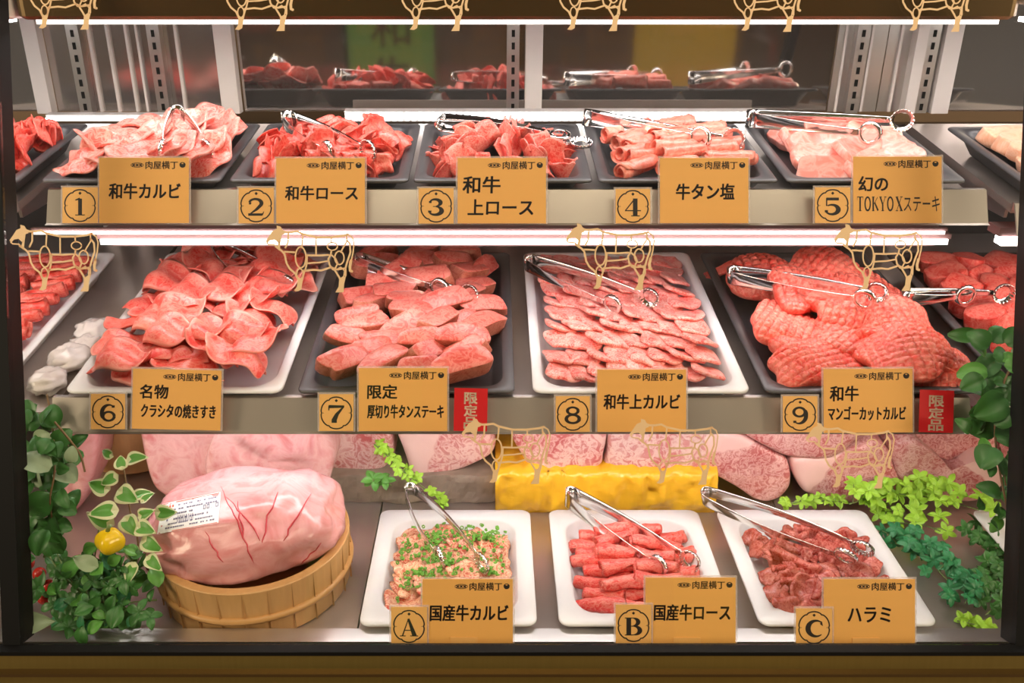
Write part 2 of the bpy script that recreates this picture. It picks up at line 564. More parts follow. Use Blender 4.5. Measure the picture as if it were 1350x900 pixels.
# side posts of the front glass frame, black
for pts, w in (([(2, 250), (27, 850)], .020), ([(1352, 560), (1339, 853)], .016)):
    a, b = on_glass(*pts[0], 0), on_glass(*pts[1], 0)
    d = (a - b)
    a2 = b + d * (2.2 if pts[0][0] < 600 else 3.3)
    if pts[0][0] < 600:
        off = Vector((-w, 0, 0))
    else:
        off = Vector((w, 0, 0))
    g = G()
    dn = GN * -.03
    r0 = [b, b + off, b + off + dn, b + dn]
    r1 = [p + (a2 - b) for p in r0]
    if pts[0][0] > 600:
        r0.reverse(); r1.reverse()
    g.loft([r0, r1])
    cpart('glass_frame_post', g, M['black'])

# front glass
ga, gb = on_glass(24, 850), on_glass(1342, 850)
gl_len = 0.82
gv = []
for off in (-.0045, -.0005):
    gv.append([(ga.x - .0, 0, off), (gb.x + .0, 0, off), (gb.x, gl_len, off), (ga.x, gl_len, off)])
g = G().loft(gv)
GM = Matrix.Translation((0, GP0.y, GP0.z)) @ GROT
link('front_glass', g.mesh('front_glass', M['glass'], False), case, CI @ GM)

# canopy with its lamp
ca, cb = on_D(22, 31, 1.06), on_D(1343, 31, 1.06)
ct = on_D(CX, -30, 1.06)
can = tag(link('canopy_light', None, None, Matrix.Translation((0, ca.y, ca.z))), 'dark bronze canopy lamp beam running along the top of the case', 'light')
w = cb.x - ca.x
g = rbox(w, .055, .12, .012, .004)
o = link('housing', g.mesh('housing', M['bronze'], False), can, Matrix.Translation(((ca.x + cb.x) / 2, .028, .004)))
g = slabbox(ca.x + .02, cb.x - .02, .008, .050, -.0012, .004)
link('diffuser', g.mesh('diffuser', M['led_canopy'], False), can)
link('front_lens', slabbox(ca.x + .02, cb.x - .02, .0070, .0076, -.0014, .004).mesh('front_lens', M['lens'], False), can)
for x0, x1 in ((-1.12, ca.x - .004), (cb.x + .006, 1.17)):
    s = tag(link('canopy_light', None, None, Matrix.Translation((0, ca.y, ca.z))), 'short canopy lamp of the neighbouring bay at the %s end of the case' % ('left' if x0 < 0 else 'right'), 'light')
    link('housing', rbox(x1 - x0, .055, .12, .008, .003).mesh('housing', M['white_post'], False), s, Matrix.Translation(((x0 + x1) / 2, .028, .004 if x0 < 0 else .02)))
    link('front_lens', slabbox(x0 + .02, x1 - .02, .011, .0116, -.0014, .004).mesh('front_lens', M['lens'], False), s)
    link('diffuser', slabbox(x0 + .02, x1 - .02, .012, .05, -.0012, .004).mesh('diffuser', M['led_canopy'], False), s)


# ------------------------------------------------------------------ shelves
DRAIL = 1.074


def shelf(name, label, F, pxa, pxb, pytop, pybot, depth, Dr, rmat, ext=0.0):
    zp = ZP['T' if F is TOP else 'M']
    xa, xb = on_D(pxa, pytop, Dr).x, on_D(pxb, pytop, Dr).x
    t = thing(name, label, 'shelf', F)
    link('plate', slabbox(xa, xb + ext, 0.006, depth, zp - .010, zp).mesh('plate', M['steel_deck'], False), t)
    Fi = F.inverted()
    a, b = Fi @ on_D(CX, pytop, Dr + .004), Fi @ on_D(CX, pybot, Dr)
    c = Fi @ on_D(CX, pybot + 3, Dr - .004)
    prof = [a, b, c, c + Vector((0, .006, 0)), b + Vector((0, .005, 0.003)), a + Vector((0, .004, 0))]
    g = G().loft([[(x, p.y, p.z) for p in prof] for x in (xb, xa)])
    link('price_rail', g.mesh('price_rail', rmat, False), t)
    top = slabbox(xa, xb, a.y + .0035, a.y + .006, zp - .006, a.z)
    link('front_lip', top.mesh('front_lip', M['steel'], False), t)
    for x in (xa + .004, xb - .004):
        br = G().loft([[(x + s, p[0], p[1]) for p in ((.02, zp - .010), (.02, zp - .022), (depth, zp - .06), (depth, zp - .010))] for s in (.002, -.002)])
        link('bracket', br.mesh('bracket', M['steel'], False), t)
    return t, xa, xb


sh_top, TXA, TXB = shelf('shelf', 'steel upper shelf holding the five black trays behind cards 1 to 5', TOP, 61, 1303, 250, 294, .325, DRAIL, M['rail'])
sh_mid, MXA, MXB = shelf('shelf', 'steel lower shelf holding the trays behind cards 6 to 9', MID, 67, 1281, 524, 569, .55, DRAIL, M['rail'])
shelf('shelf', 'neighbouring upper shelf cut off by the left edge', TOP, -330, 14, 250, 294, .325, DRAIL, M['rail'])
shelf('shelf', 'neighbouring lower shelf cut off by the left edge', MID, -330, 16, 524, 569, .55, DRAIL, M['rail'], ext=.040)
shelf('shelf', 'neighbouring upper shelf cut off by the right edge', TOP, 1341, 1680, 268, 310, .325, DRAIL, M['rail'])
shelf('shelf', 'neighbouring lower shelf behind the right hanging ivy', MID, 1318, 1680, 524, 569, .55, DRAIL, M['rail'])


def led(label, x0, x1, y, z, mat, w=.022, h=.012, back=.03, cat='light', lip=0.0):
    t = thing('shelf_light', label, cat, Matrix.Translation((0, y, z)))
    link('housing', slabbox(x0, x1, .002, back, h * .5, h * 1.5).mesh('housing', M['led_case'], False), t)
    link('diffuser', slabbox(x0 + .004, x1 - .004, .0006, w, -h * .5, h * .5).mesh('diffuser', mat, False), t)
    link('front_lens', slabbox(x0 + .004, x1 - .004, -.0004, .0004, -h * .55, h * .5).mesh('front_lens', M['lens'], False), t)
    if lip:
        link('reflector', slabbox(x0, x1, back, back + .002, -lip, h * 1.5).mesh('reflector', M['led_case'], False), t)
    return t


def strip(px0, px1, py, y):
    a, b = on_y(px0, py, y), on_y(px1, py, y)
    return a.x, b.x, a.z


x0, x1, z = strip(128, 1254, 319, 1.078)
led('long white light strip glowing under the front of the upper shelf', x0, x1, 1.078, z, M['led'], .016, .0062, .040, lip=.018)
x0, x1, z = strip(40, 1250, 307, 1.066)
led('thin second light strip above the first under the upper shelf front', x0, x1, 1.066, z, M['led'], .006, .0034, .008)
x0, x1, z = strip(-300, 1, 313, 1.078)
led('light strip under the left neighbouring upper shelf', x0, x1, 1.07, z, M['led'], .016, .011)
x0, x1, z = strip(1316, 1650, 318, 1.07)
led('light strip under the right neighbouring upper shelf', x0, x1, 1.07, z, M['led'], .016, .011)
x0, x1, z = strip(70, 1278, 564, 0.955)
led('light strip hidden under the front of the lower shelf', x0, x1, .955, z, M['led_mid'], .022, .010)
# row of diodes at the foot of the mirror
p0, p1 = on_frame(TOP, 455, 156, ZP['T'] + .004), on_frame(TOP, 1010, 156, ZP['T'] + .004)
t = thing('shelf_light', 'row of small white diodes behind the upper trays', 'light', TOP @ Matrix.Translation((0, 0, ZP['T'])))
link('housing', slabbox(p0.x, p1.x, p0.y - .004, p0.y + .012, 0.0005, .016).mesh('housing', M['white_post'], False), t)
g = G()
nd = 64
for k in range(nd):
    x = p0.x + (p1.x - p0.x) * (k + .5) / nd
    for zz in (.005, .012):
        g.box((x, p0.y - .0045, zz), (.0055, .002, .0045))
link('diode_row', g.mesh('diode_row', M['led_back'], False), t)
t = thing('shelf_light', 'dim white diode strip at the left behind tray one', 'light', TOP @ Matrix.Translation((0, 0, ZP['T'])))
pa, pb = on_frame(TOP, 62, 156, ZP['T'] + .004), on_frame(TOP, 300, 156, ZP['T'] + .004)
link('housing', slabbox(pa.x, pb.x, pa.y - .002, pa.y + .012, 0.0005, .010).mesh('housing', M['white_post'], False), t)
link('diode_row', slabbox(pa.x, pb.x, pa.y - .0045, pa.y - .002, .002, .006).mesh('diode_row', M['led_back'], False), t)

# green banner standing in the shop, seen in the mirror
ban = thing('banner', 'green cloth banner reflected in the mirror behind the trays', 'banner', Matrix.Translation((-.70, -1.6, 0)))
link('pole', G().tube([(0, 0, 0), (0, 0, 1.9)], .010).mesh('pole', M['black']), ban)
link('cloth', slabbox(.01, .42, -.002, .002, .35, 1.85).mesh('cloth', M['green'], False), ban)
yp = thing('shop_panel', 'yellow panel standing in the shop facing the case', 'panel', Matrix.Translation((.95, -1.8, 0)))
link('board', rbox(.5, .03, 1.3, .006).mesh('board', M['yellow_wall'], False), yp)
link('foot', slabbox(-.2, .2, -.1, .1, 0, .02).mesh('foot', M['black'], False), yp)
# ------------------------------------------------------------------ trays
def tray_mesh(name, w, d, h, rim, slope, mat, r=.022, t=.004):
    g = G()
    L = [(w - 2 * rim - 2 * slope - .004, d - 2 * rim - 2 * slope - .004, r * .8, 0),
         (w - 2 * rim - 2 * slope + .002, d - 2 * rim - 2 * slope + .002, r * .8, .002),
         (w - 2 * rim + .004, d - 2 * rim + .004, r, h - .006),
         (w - .004, d - .004, r * .55, h - .0045),
         (w, d, r * .42, h - .0030),
         (w, d, r * .42, h - .0012),
         (w - .0025, d - .0025, r * .42, h),
         (w - 2 * rim, d - 2 * rim, r, h - .001),
         (w - 2 * rim - .004, d - 2 * rim - .004, r, h - .004),
         (w - 2 * rim - 2 * slope, d - 2 * rim - 2 * slope, r * .8, t + .003),
         (w - 2 * rim - 2 * slope - .008, d - 2 * rim - 2 * slope - .008, r * .7, t)]
    g.loft([rrect(*q) for q in L])
    return g.mesh(name, mat, True)


TRAYS = {}


def tray(key, F, cpx, fpy, me, w, d, h, label, mat_name, yaw=0):
    zo = ZP[key[0]] + .0008
    p = on_frame(F, cpx, fpy, h + zo)
    Mt = F @ Matrix.Translation((p.x, p.y + d / 2, zo)) @ Matrix.Rotation(yaw, 4, 'Z')
    o = tag(link('serving_tray', me, None, Mt), label, 'tray', None)
    TRAYS[key] = dict(M=Mt, w=w, d=d, h=h, o=o)
    return o


tw, td, th = .2135, .222, .030
TM_top = tray_mesh('serving_tray', tw, td, th, .013, .012, M['black_tray'], .018)
mw, mdp, mh = .259, .400, .030
TM_midw = tray_mesh('serving_tray', mw, mdp, mh, .012, .010, M['white_tray'], .030)
TM_midb = tray_mesh('serving_tray', mw, mdp, mh, .013, .012, M['black_tray'], .024)
bw, bd, bh = .208, .232, .034
TM_bot = tray_mesh('serving_tray', bw, bd, bh, .020, .012, M['white_tray'], .030)
for k, cx in (('T1', 171), ('T2', 419.5), ('T3', 663), ('T4', 908.5), ('T5', 1157)):
    tray(k, TOP, cx, 238, TM_top, tw, td, th, 'black square tray of meat on the upper shelf behind card %s' % k[1], 'black')
tray('TL', TOP, -96, 238, TM_top, tw, td, th, 'black tray at the upper left edge of the picture', 'black')
tray('TR', TOP, 1475, 244, TM_top, tw, td, th, 'black tray at the upper right edge of the picture', 'black')
tray('M6', MID, 227, 516, TM_midw, mw, mdp, mh, 'white deep tray of wavy beef slices behind card 6', 'white')
tray('M7', MID, 535, 516, TM_midb, mw, mdp, mh, 'black deep tray of thick tongue steaks behind card 7', 'black')
tray('M8', MID, 846.5, 516, TM_midw, mw, mdp, mh, 'white deep tray of square beef slices behind card 8', 'white')
tray('M9', MID, 1154, 516, TM_midb, mw, mdp, mh, 'black deep tray of scored beef behind card 9', 'black')
tray('ML', MID, -150, 516, TM_midw, mw, mdp, mh, 'white deep tray cut off by the left edge', 'white')
tray('MR', MID, 1478, 516, TM_midb, mw, mdp, mh, 'black deep tray cut off by the right edge behind ivy', 'black')
tray('BA', DECK, 590.5, 823, TM_bot, bw, bd, bh, 'small white tray of marinated beef behind card A', 'white')
tray('BB', DECK, 855.5, 823, TM_bot, bw, bd, bh, 'small white tray of red beef rolls behind card B', 'white')
tray('BC', DECK, 1120.5, 823, TM_bot, bw, bd, bh, 'small white tray of dark skirt meat behind card C', 'white')
tray('BR', DECK, 1525, 823, TM_bot, bw, bd, bh, 'small white tray cut off by the right edge', 'white')


# ------------------------------------------------------------------ slices of meat
def slab(l, w, t, nu=14, nv=9, rnd=.6, irr=.08, seed=0, wob=0.0):
    """thin slice l x w x t about the origin: vertices (x, y, z) and faces"""
    rs = np.random.RandomState(seed)
    ph = rs.rand(8) * 6.28
    am = rs.randn(8) * irr / np.arange(1, 9) ** .6

    def outl(u, v):
        x = u * np.sqrt(1 - rnd * v * v / 2)
        y = v * np.sqrt(1 - rnd * u * u / 2)
        a = np.arctan2(y, x)
        rr = np.hypot(u, v)
        k = np.maximum(abs(u), abs(v))
        s = 1 + k * sum(am[i] * np.cos((i + 1) * a + ph[i]) for i in range(8))
        return x * s * l / 2, y * s * w / 2
    U, V = np.meshgrid(np.linspace(-1, 1, nu), np.linspace(-1, 1, nv), indexing='ij')
    # crowd the grid towards the rim
    U = np.sign(U) * (1 - (1 - abs(U)) ** 1.25); V = np.sign(V) * (1 - (1 - abs(V)) ** 1.25)
    X, Y = outl(U, V)
    k = np.maximum(abs(U), abs(V))
    T = t / 2 * np.sqrt(np.clip(1 - k ** 8, 0, 1))
    wz = np.zeros_like(X)
    for i in range(4):
        a, b, c = rs.randn(3)
        wz += wob * np.sin((a * X / l + b * Y / w) * 5 + c * 3) / (i + 1)
    top = np.stack([X, Y, T + wz], -1).reshape(-1, 3)
    bot = np.stack([X, Y, -T + wz], -1).reshape(-1, 3)
    idx = lambda i, j: i * nv + j
    n = nu * nv
    bi = {}
    verts = [tuple(p) for p in top]
    for i in range(nu):
        for j in range(nv):
            if i in (0, nu - 1) or j in (0, nv - 1):
                bi[(i, j)] = idx(i, j)
            else:
                bi[(i, j)] = len(verts)
                verts.append(tuple(bot[idx(i, j)]))
    f = []
    for i in range(nu - 1):
        for j in range(nv - 1):
            f.append((idx(i, j), idx(i + 1, j), idx(i + 1, j + 1), idx(i, j + 1)))
            f.append((bi[(i, j)], bi[(i, j + 1)], bi[(i + 1, j + 1)], bi[(i + 1, j)]))
    SLAB_RIM[0] = list(k.reshape(-1)) + [0.55 * float(k[i, j]) for (i, j) in bi if bi[(i, j)] >= n]
    return np.array(verts), f


SLAB_RIM = [None]


def rimmed(me):
    a = me.attributes.new('rim', 'FLOAT', 'POINT')
    a.data.foreach_set('value', [float(x) for x in SLAB_RIM[0]])
    return me


def bend(v, kap, ax=0, lim=None, n=240):
    """bend the piece along its axis ax: curvature kap(s), s in metres from the middle"""
    v = v.copy()
    s = v[:, ax]
    s0, s1 = s.min() - 1e-4, s.max() + 1e-4
    S = np.linspace(s0, s1, n)
    K = kap(S)
    ds = S[1] - S[0]
    A = np.concatenate([[0], np.cumsum((K[1:] + K[:-1]) / 2 * ds)])
    m = np.argmin(abs(S))
    A -= A[m]
    CXs = np.concatenate([[0], np.cumsum(np.cos((A[1:] + A[:-1]) / 2) * ds)])
    CZs = np.concatenate([[0], np.cumsum(np.sin((A[1:] + A[:-1]) / 2) * ds)])
    CXs -= CXs[m]; CZs -= CZs[m]
    a = np.interp(s, S, A); cx = np.interp(s, S, CXs); cz = np.interp(s, S, CZs)
    z = v[:, 2].copy()
    v[:, ax] = cx - z * np.sin(a)
    v[:, 2] = cz + z * np.cos(a)
    return v


def center(v, foot=True):
    v = v.copy()
    v[:, 0] -= (v[:, 0].min() + v[:, 0].max()) / 2
    v[:, 1] -= (v[:, 1].min() + v[:, 1].max()) / 2
    v[:, 2] -= v[:, 2].min() if foot else (v[:, 2].min() + v[:, 2].max()) / 2
    return v


def rotv(v, rx=0, ry=0, rz=0):
    R = np.array(Euler((rx, ry, rz)).to_matrix())
    return v @ R.T


def g_fold(l, w, t, mat, seed, r=.006, pos=0.0, wave=.5, irr=.12, ang=1.0, twist=0.0):
    """slice folded over itself once, with a loose wave"""
    rs = np.random.RandomState(seed)
    v, f = slab(l, w, t, 26, 12, 1.0, irr * .55, seed, t * .35)
    arc = PI * r
    p0 = pos * l
    c1, c2 = rs.rand(2) * 6.28
    v = bend(v, lambda s: np.where(abs(s - p0) < arc / 2, ang / r, 0) + wave * 60 * np.sin(s / l * 14 + c1))
    v = bend(v, lambda s: wave * 40 * np.sin(s / w * 9 + c2), ax=1)
    if twist:
        a = v[:, 0] / l * twist
        y, z = v[:, 1].copy(), v[:, 2].copy()
        v[:, 1] = y * np.cos(a) - z * np.sin(a); v[:, 2] = y * np.sin(a) + z * np.cos(a)
    return rimmed(mk('beef_slice', center(v), f, mat))


def g_wave(l, w, t, mat, seed, wave=1.0, irr=.10, rnd=.7, n=16, wob=.3):
    rs = np.random.RandomState(seed)
    v, f = slab(l, w, t, n, 11, rnd, irr, seed, t * wob)
    c1, c2 = rs.rand(2) * 6.28
    k1, k2 = rs.uniform(6, 11, 2)
    v = bend(v, lambda s: wave * 55 * np.sin(s / l * k1 + c1))
    v = bend(v, lambda s: wave * 45 * np.sin(s / w * k2 + c2), ax=1)
    return rimmed(mk('beef_slice', center(v), f, mat))


def g_roll(l, r, t, mat, seed, turns=1.6, cone=.15, irr=.06, curve=0.0):
    """a sheet rolled up, axis along x"""
    rs = np.random.RandomState(seed)
    per = 2 * PI * r * turns * .86
    v, f = slab(l, per, t, 12, 40, .25, irr, seed, t * .2)
    gap = t * 1.15 / (2 * PI)
    S0 = per / 2

    def kap(s):
        d = S0 - s          # from the outer end inwards
        rr = np.sqrt(np.maximum(r * r - 2 * gap * d, (.30 * r) ** 2))
        return 1 / rr
    v = bend(v, kap, ax=1)
    v = center(v, False)
    c = 1 + cone * v[:, 0] / l * 2 * rs.choice([-1, 1])
    v[:, 1] *= c; v[:, 2] *= c
    # soft ridges round the roll
    rid = 1 + .05 * np.sin(v[:, 0] / l * 22 + rs.rand() * 6)
    v[:, 1] *= rid; v[:, 2] *= rid
    if curve:
        v = bend(v[:, [0, 2, 1]], lambda s: curve * 12 + 0 * s)[:, [0, 2, 1]]
    v = rotv(v, rs.uniform(0, 6.28))
    return mk('beef_roll', center(v), f, mat)


def g_block(l, w, t, mat, seed, irr=.07, rnd=.75, mats=None, sag=.6, skew=.25):
    """thick steak with upright cut sides"""
    rs = np.random.RandomState(seed)
    ph = rs.rand(6) * 6.28; am = rs.randn(6) * irr / np.arange(1, 7) ** .7
    n = 28
    ring = []
    for k in range(n):
        a = 2 * PI * k / n
        ca, sa = math.cos(a), math.sin(a)
        e = 2.0 / (2 + 2.2 * (1 - rnd))
        x = np.sign(ca) * abs(ca) ** e * l / 2
        y = np.sign(sa) * abs(sa) ** e * w / 2
        s = 1 + sum(am[i] * math.cos((i + 1) * a + ph[i]) for i in range(6))
        ring.append((x * s, y * s))
    rings, mi = [], []
    sx, sy = rs.uniform(-skew, skew, 2) * t
    for z, k in ((0, .55), (0, .95), (.05, .99), (.2, 1), (.5, 1.01), (.86, 1), (.97, .985), (1, .955), (1.01, .6), (1.02, .25)):
        rings.append([(x * k + sx * z, y * k + sy * z, z * t) for x, y in ring])
    g = G()
    g.loft(rings)
    v = np.array(g.v)
    c1 = rs.rand() * 6
    v = bend(v, lambda s: sag * 9 * np.sin(s / l * 4 + c1))
    v = bend(v, lambda s: sag * 8 * np.sin(s / w * 3 + c1 * 2), ax=1)
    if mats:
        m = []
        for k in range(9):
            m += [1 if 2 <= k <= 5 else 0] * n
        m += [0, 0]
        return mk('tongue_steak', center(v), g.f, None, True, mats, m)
    return mk('meat_piece', center(v), g.f, mat)


def g_scored(l, w, t, mat, seed, n1=7, n2=5, fold=0.0):
    """thick piece cut in a grid so that it stands up in little blocks"""
    rs = np.random.RandomState(seed)
    nu, nv = 80, 60
    v, f = slab(l, w, t, nu, nv, .8, .10, seed, t * .12)
    top = v[:, 2] > 0
    a = math.radians(rs.uniform(20, 40))
    X = v[:, 0] * math.cos(a) + v[:, 1] * math.sin(a)
    Y = -v[:, 0] * math.sin(a) + v[:, 1] * math.cos(a)
    p1, p2 = l / n1, w / n2 * .9
    d1 = abs((X / p1) % 1 - .5) * 2; d2 = abs((Y / p2) % 1 - .5) * 2
    gr = np.minimum(np.clip((1 - d1) * 2.6, 0, 1) ** .5, np.clip((1 - d2) * 2.6, 0, 1) ** .5)
    v[:, 2] = np.where(top, v[:, 2] * (.55 + .45 * gr), v[:, 2])
    c = rs.rand() * 6
    v = bend(v, lambda s: -fold * 16 + 9 * np.sin(s / l * 5 + c))
    v = bend(v, lambda s: -fold * 8 + 6 * np.sin(s / w * 5 + c), ax=1)
    return mk('scored_beef', center(v), f, mat)


RNG = random.Random(4)


def put(T, name, me, x, y, z, rx=0, ry=0, rz=0, s=1.0, label='', cat='meat slice', group=None):
    m = T['M'] @ Matrix.Translation((x, y, z)) @ Euler((rx, ry, rz)).to_matrix().to_4x4() @ Matrix.Scale(s, 4)
    return tag(link(name, me, None, m), label, cat, group)


def rowlabel(adj, r, c, nr, where):
    row = 'front row' if r == 0 else ('back row' if r == nr - 1 else '%s row' % ORD[r + 1])
    return '%s, %s from left, %s, %s' % (adj, ORD[c + 1], row, where[4:] if where.startswith('the ') else where)


def rows(T, name, mes, adj, where, group, ncol, ys, xw, zf, tilt=0.0, yaw=0.0, roll=0.0, jx=.004, jy=.003, jt=.15, jyaw=.3, cat='meat slice', smin=.92, smax=1.08, stag=.0, skip=None, zfoot=.006, xoff=0.0, jz=0.0):
    """lay pieces in rows from the front of the tray backwards"""
    nr = len(ys)
    for r, y in enumerate(ys):
        n = ncol(r) if callable(ncol) else ncol
        cnt = 0
        for c in range(n):
            x = (-xw / 2 + xw * (c + .5) / n) if n > 1 else 0
            x += xoff + (stag if r % 2 else -stag) + RNG.uniform(-jx, jx)
            yy = y + RNG.uniform(-jy, jy)
            if skip and skip(x, yy):
                continue
            tl = tilt(x, yy) if callable(tilt) else tilt
            yw = yaw(x, yy) if callable(yaw) else yaw
            rl = roll(x, yy) if callable(roll) else roll
            put(T, name, RNG.choice(mes), x, yy, zfoot + zf(x, yy) + RNG.uniform(0, jz), tl + RNG.uniform(-jt, jt), rl + RNG.uniform(-jt, jt) * .6, yw + RNG.uniform(-jyaw, jyaw), RNG.uniform(smin, smax), rowlabel(adj, r, cnt, nr, where), cat, group)
            cnt += 1


def lin(a, b, n):
    return [a + (b - a) * i / (n - 1) for i in range(n)]


def heap(h, wx, wy, p=2.2, y0=0):
    return lambda x, y: h * max(0, 1 - (abs(x) / wx) ** p) * max(0, 1 - (abs(y - y0) / wy) ** p)


# 1: broad pale folded slices in a low heap
T = TRAYS['T1']
ms = [g_wave(.082, .060, .0042, M['m_karubi'], 21 + i, .8, .06, 1.0, 20) for i in range(5)]
rows(T, 'beef_slice', ms, 'pale marbled beef slice', 'the tray behind card 1', 'marbled slices heaped behind card 1', 5, lin(-.070, .062, 6), .176, heap(.026, .13, .13), tilt=.26, roll=lambda x, y: -x * 3, jyaw=1.2, jt=.24, smin=.85, smax=1.05, jz=.006)
# 2: crumpled red curls
T = TRAYS['T2']
ms = [g_fold(.085, .045, .0030, M['m_rosu'], 31 + i, .007, RNG.uniform(-.1, .1), 1.3, .14, 1.0, .5) for i in range(4)] + [g_roll(.05, .010, .0028, M['m_rosu'], 41 + i, 1.2, .25) for i in range(2)]
rows(T, 'beef_slice', ms, 'crumpled red beef slice', 'the tray behind card 2', 'red curled slices behind card 2', 6, lin(-.070, .062, 7), .165, heap(.026, .12, .12), tilt=.45, jyaw=1.3, jt=.5, smin=.75, smax=1.0)
# 3: a rosette of folded slices
T = TRAYS['T3']
ms = [g_fold(.085, .050, .0030, M['m_jorosu'], 51 + i, .0055, RNG.uniform(-.05, .1), .9, .10) for i in range(4)]
k = 0
for ring, (rad, n, z, tl) in enumerate(((.074, 15, .004, .55), (.055, 12, .019, .7), (.034, 8, .030, .75), (.010, 3, .036, .6))):
    for i in range(n):
        a = 2 * PI * (i + .5 * (ring % 2)) / n + RNG.uniform(-.1, .1)
        x, y = rad * 1.06 * math.cos(a), rad * .98 * math.sin(a)
        o = put(T, 'beef_slice', RNG.choice(ms), x, y, z, 0, 0, 0, .84, '')
        o.matrix_local = T['M'] @ Matrix.Translation((x, y, z)) @ Matrix.Rotation(a + PI / 2, 4, 'Z') @ Matrix.Rotation(tl + RNG.uniform(-.2, .2), 4, 'X') @ Matrix.Rotation(RNG.uniform(-.3, .3), 4, 'Y') @ Matrix.Scale(.84, 4)
        tag(o, 'folded marbled slice, %s in the %s ring of the rosette behind card 3' % (ORD[i + 1], ('outer', 'second', 'third', 'top')[ring]), 'meat slice', 'rosette of slices behind card 3')
# 4: pale rolled tongue
T = TRAYS['T4']
ms = [g_roll(.062, .0105, .0028, M['m_tongue'], 61 + i, 1.5, .16) for i in range(5)]
rows(T, 'tongue_roll', ms, 'pale rolled tongue slice', 'the tray behind card 4', 'rolled tongue behind card 4', 3, lin(-.074, .062, 8), .150, heap(.030, .12, .12), tilt=0, yaw=lambda x, y: .35 - x * 3, jyaw=.22, jt=.12, smin=.9, smax=1.1, stag=.006, cat='meat roll')
# 5: pork steaks
T = TRAYS['T5']
ms = [g_block(.085, .058, .011, M['m_pork'], 71 + i, .12, .6, sag=1.2) for i in range(5)]
rows(T, 'pork_steak', ms, 'thick pale pork steak', 'the tray behind card 5', 'pork steaks behind card 5', 3, lin(-.066, .062, 5), .140, heap(.022, .13, .13), tilt=.55, jyaw=.8, jt=.25, smin=.82, smax=1.0, cat='steak')
# 6: long waves of slices
T = TRAYS['M6']
ms = [g_wave(.090 + .005 * i, .062, .0032, M['m_wavy'], 91 + i, .85, .10, 1.0, 26, 1.0) for i in range(7)]
rows(T, 'beef_slice', ms, 'wavy beef slice', 'the white tray behind card 6', 'wavy slices in the white tray behind card 6', 4, lin(-.158, .160, 14), .190, heap(.026, .16, .26, 3), tilt=-.10, yaw=-.25, jyaw=.35, jt=.20, jz=.006, smin=.85, smax=1.05, stag=.010)
# 7: thick tongue steaks
T = TRAYS['M7']
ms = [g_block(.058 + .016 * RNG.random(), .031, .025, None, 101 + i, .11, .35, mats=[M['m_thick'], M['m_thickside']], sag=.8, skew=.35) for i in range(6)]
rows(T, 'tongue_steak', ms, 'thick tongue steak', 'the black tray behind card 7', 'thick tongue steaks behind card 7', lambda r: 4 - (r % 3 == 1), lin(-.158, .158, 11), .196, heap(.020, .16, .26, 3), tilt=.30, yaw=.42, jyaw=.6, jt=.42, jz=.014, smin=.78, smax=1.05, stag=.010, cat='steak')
# 8: square slices in straight rows
T = TRAYS['M8']
ms = [g_wave(.048, .052, .0058, M['m_square'], 111 + i, .6, .06, .85, 14) for i in range(5)]
rows(T, 'beef_slice', ms, 'square marbled slice', 'the white tray behind card 8', 'square slices in rows behind card 8', 8, lin(-.158, .160, 10), .200, heap(.024, .3, .26, 3), tilt=-.20, yaw=.12, roll=.20, jx=.002, jy=.003, jt=.10, jyaw=.15, smin=.95, smax=1.05)
# 9: large scored pieces
T = TRAYS['M9']
ms = [g_scored(.130, .095, .026, M['m_mango'], 121 + i, 13, 9, .5) for i in range(4)]
ms2 = [g_scored(.095, .070, .020, M['m_mango'], 131 + i, 9, 7, .9) for i in range(3)]
spec9 = [(-.052, -.135, .008, 0, .2, 0, 'flat scored beef at the front left of the black tray behind card 9'),
         (.060, -.135, .008, 0, -.5, 1, 'flat scored beef at the front right of the black tray behind card 9'),
         (.095, -.148, .007, 1, .9, 0, 'small scored beef in the front right corner behind card 9'),
         (-.065, -.050, .012, 0, .5, 2, 'scored beef leaning at the left of the tray behind card 9'),
         (.070, -.055, .013, 0, -.4, 3, 'scored beef on the right slope of the tray behind card 9'),
         (.005, -.080, .020, 1, .1, 1, 'small blocky scored beef in the middle front behind card 9'),
         (.050, -.088, .018, 1, 2.9, 2, 'small blocky scored beef right of middle behind card 9'),
         (-.040, .010, .020, 0, 1.2, 1, 'scored beef on the heap left of centre behind card 9'),
         (.020, -.020, .036, 0, .8, 0, 'topmost scored beef crowning the heap behind card 9'),
         (.065, .020, .026, 0, 2.2, 2, 'scored beef on the heap right of centre behind card 9'),
         (-.060, .075, .010, 0, -.3, 3, 'scored beef at the rear left of the tray behind card 9'),
         (.020, .075, .018, 0, .4, 1, 'scored beef at the rear middle of the tray behind card 9')]
for x, y, z, s, yw, k, lb in spec9:
    put(T, 'scored_beef', (ms2 if s else ms)[k % len(ms2 if s else ms)], x, y, z + .006, .22 + .08 * (y > 0), -x * 3.0, yw, 1, lb, 'meat piece', 'scored beef behind card 9')
put(T, 'beef_slice', g_wave(.095, .030, .006, M['m_rosu'], 140, .5), -.085, .135, .022, .1, -.1, -.05, 1, 'loose red beef slice lying at the rear left of the tray behind card 9', 'meat slice')
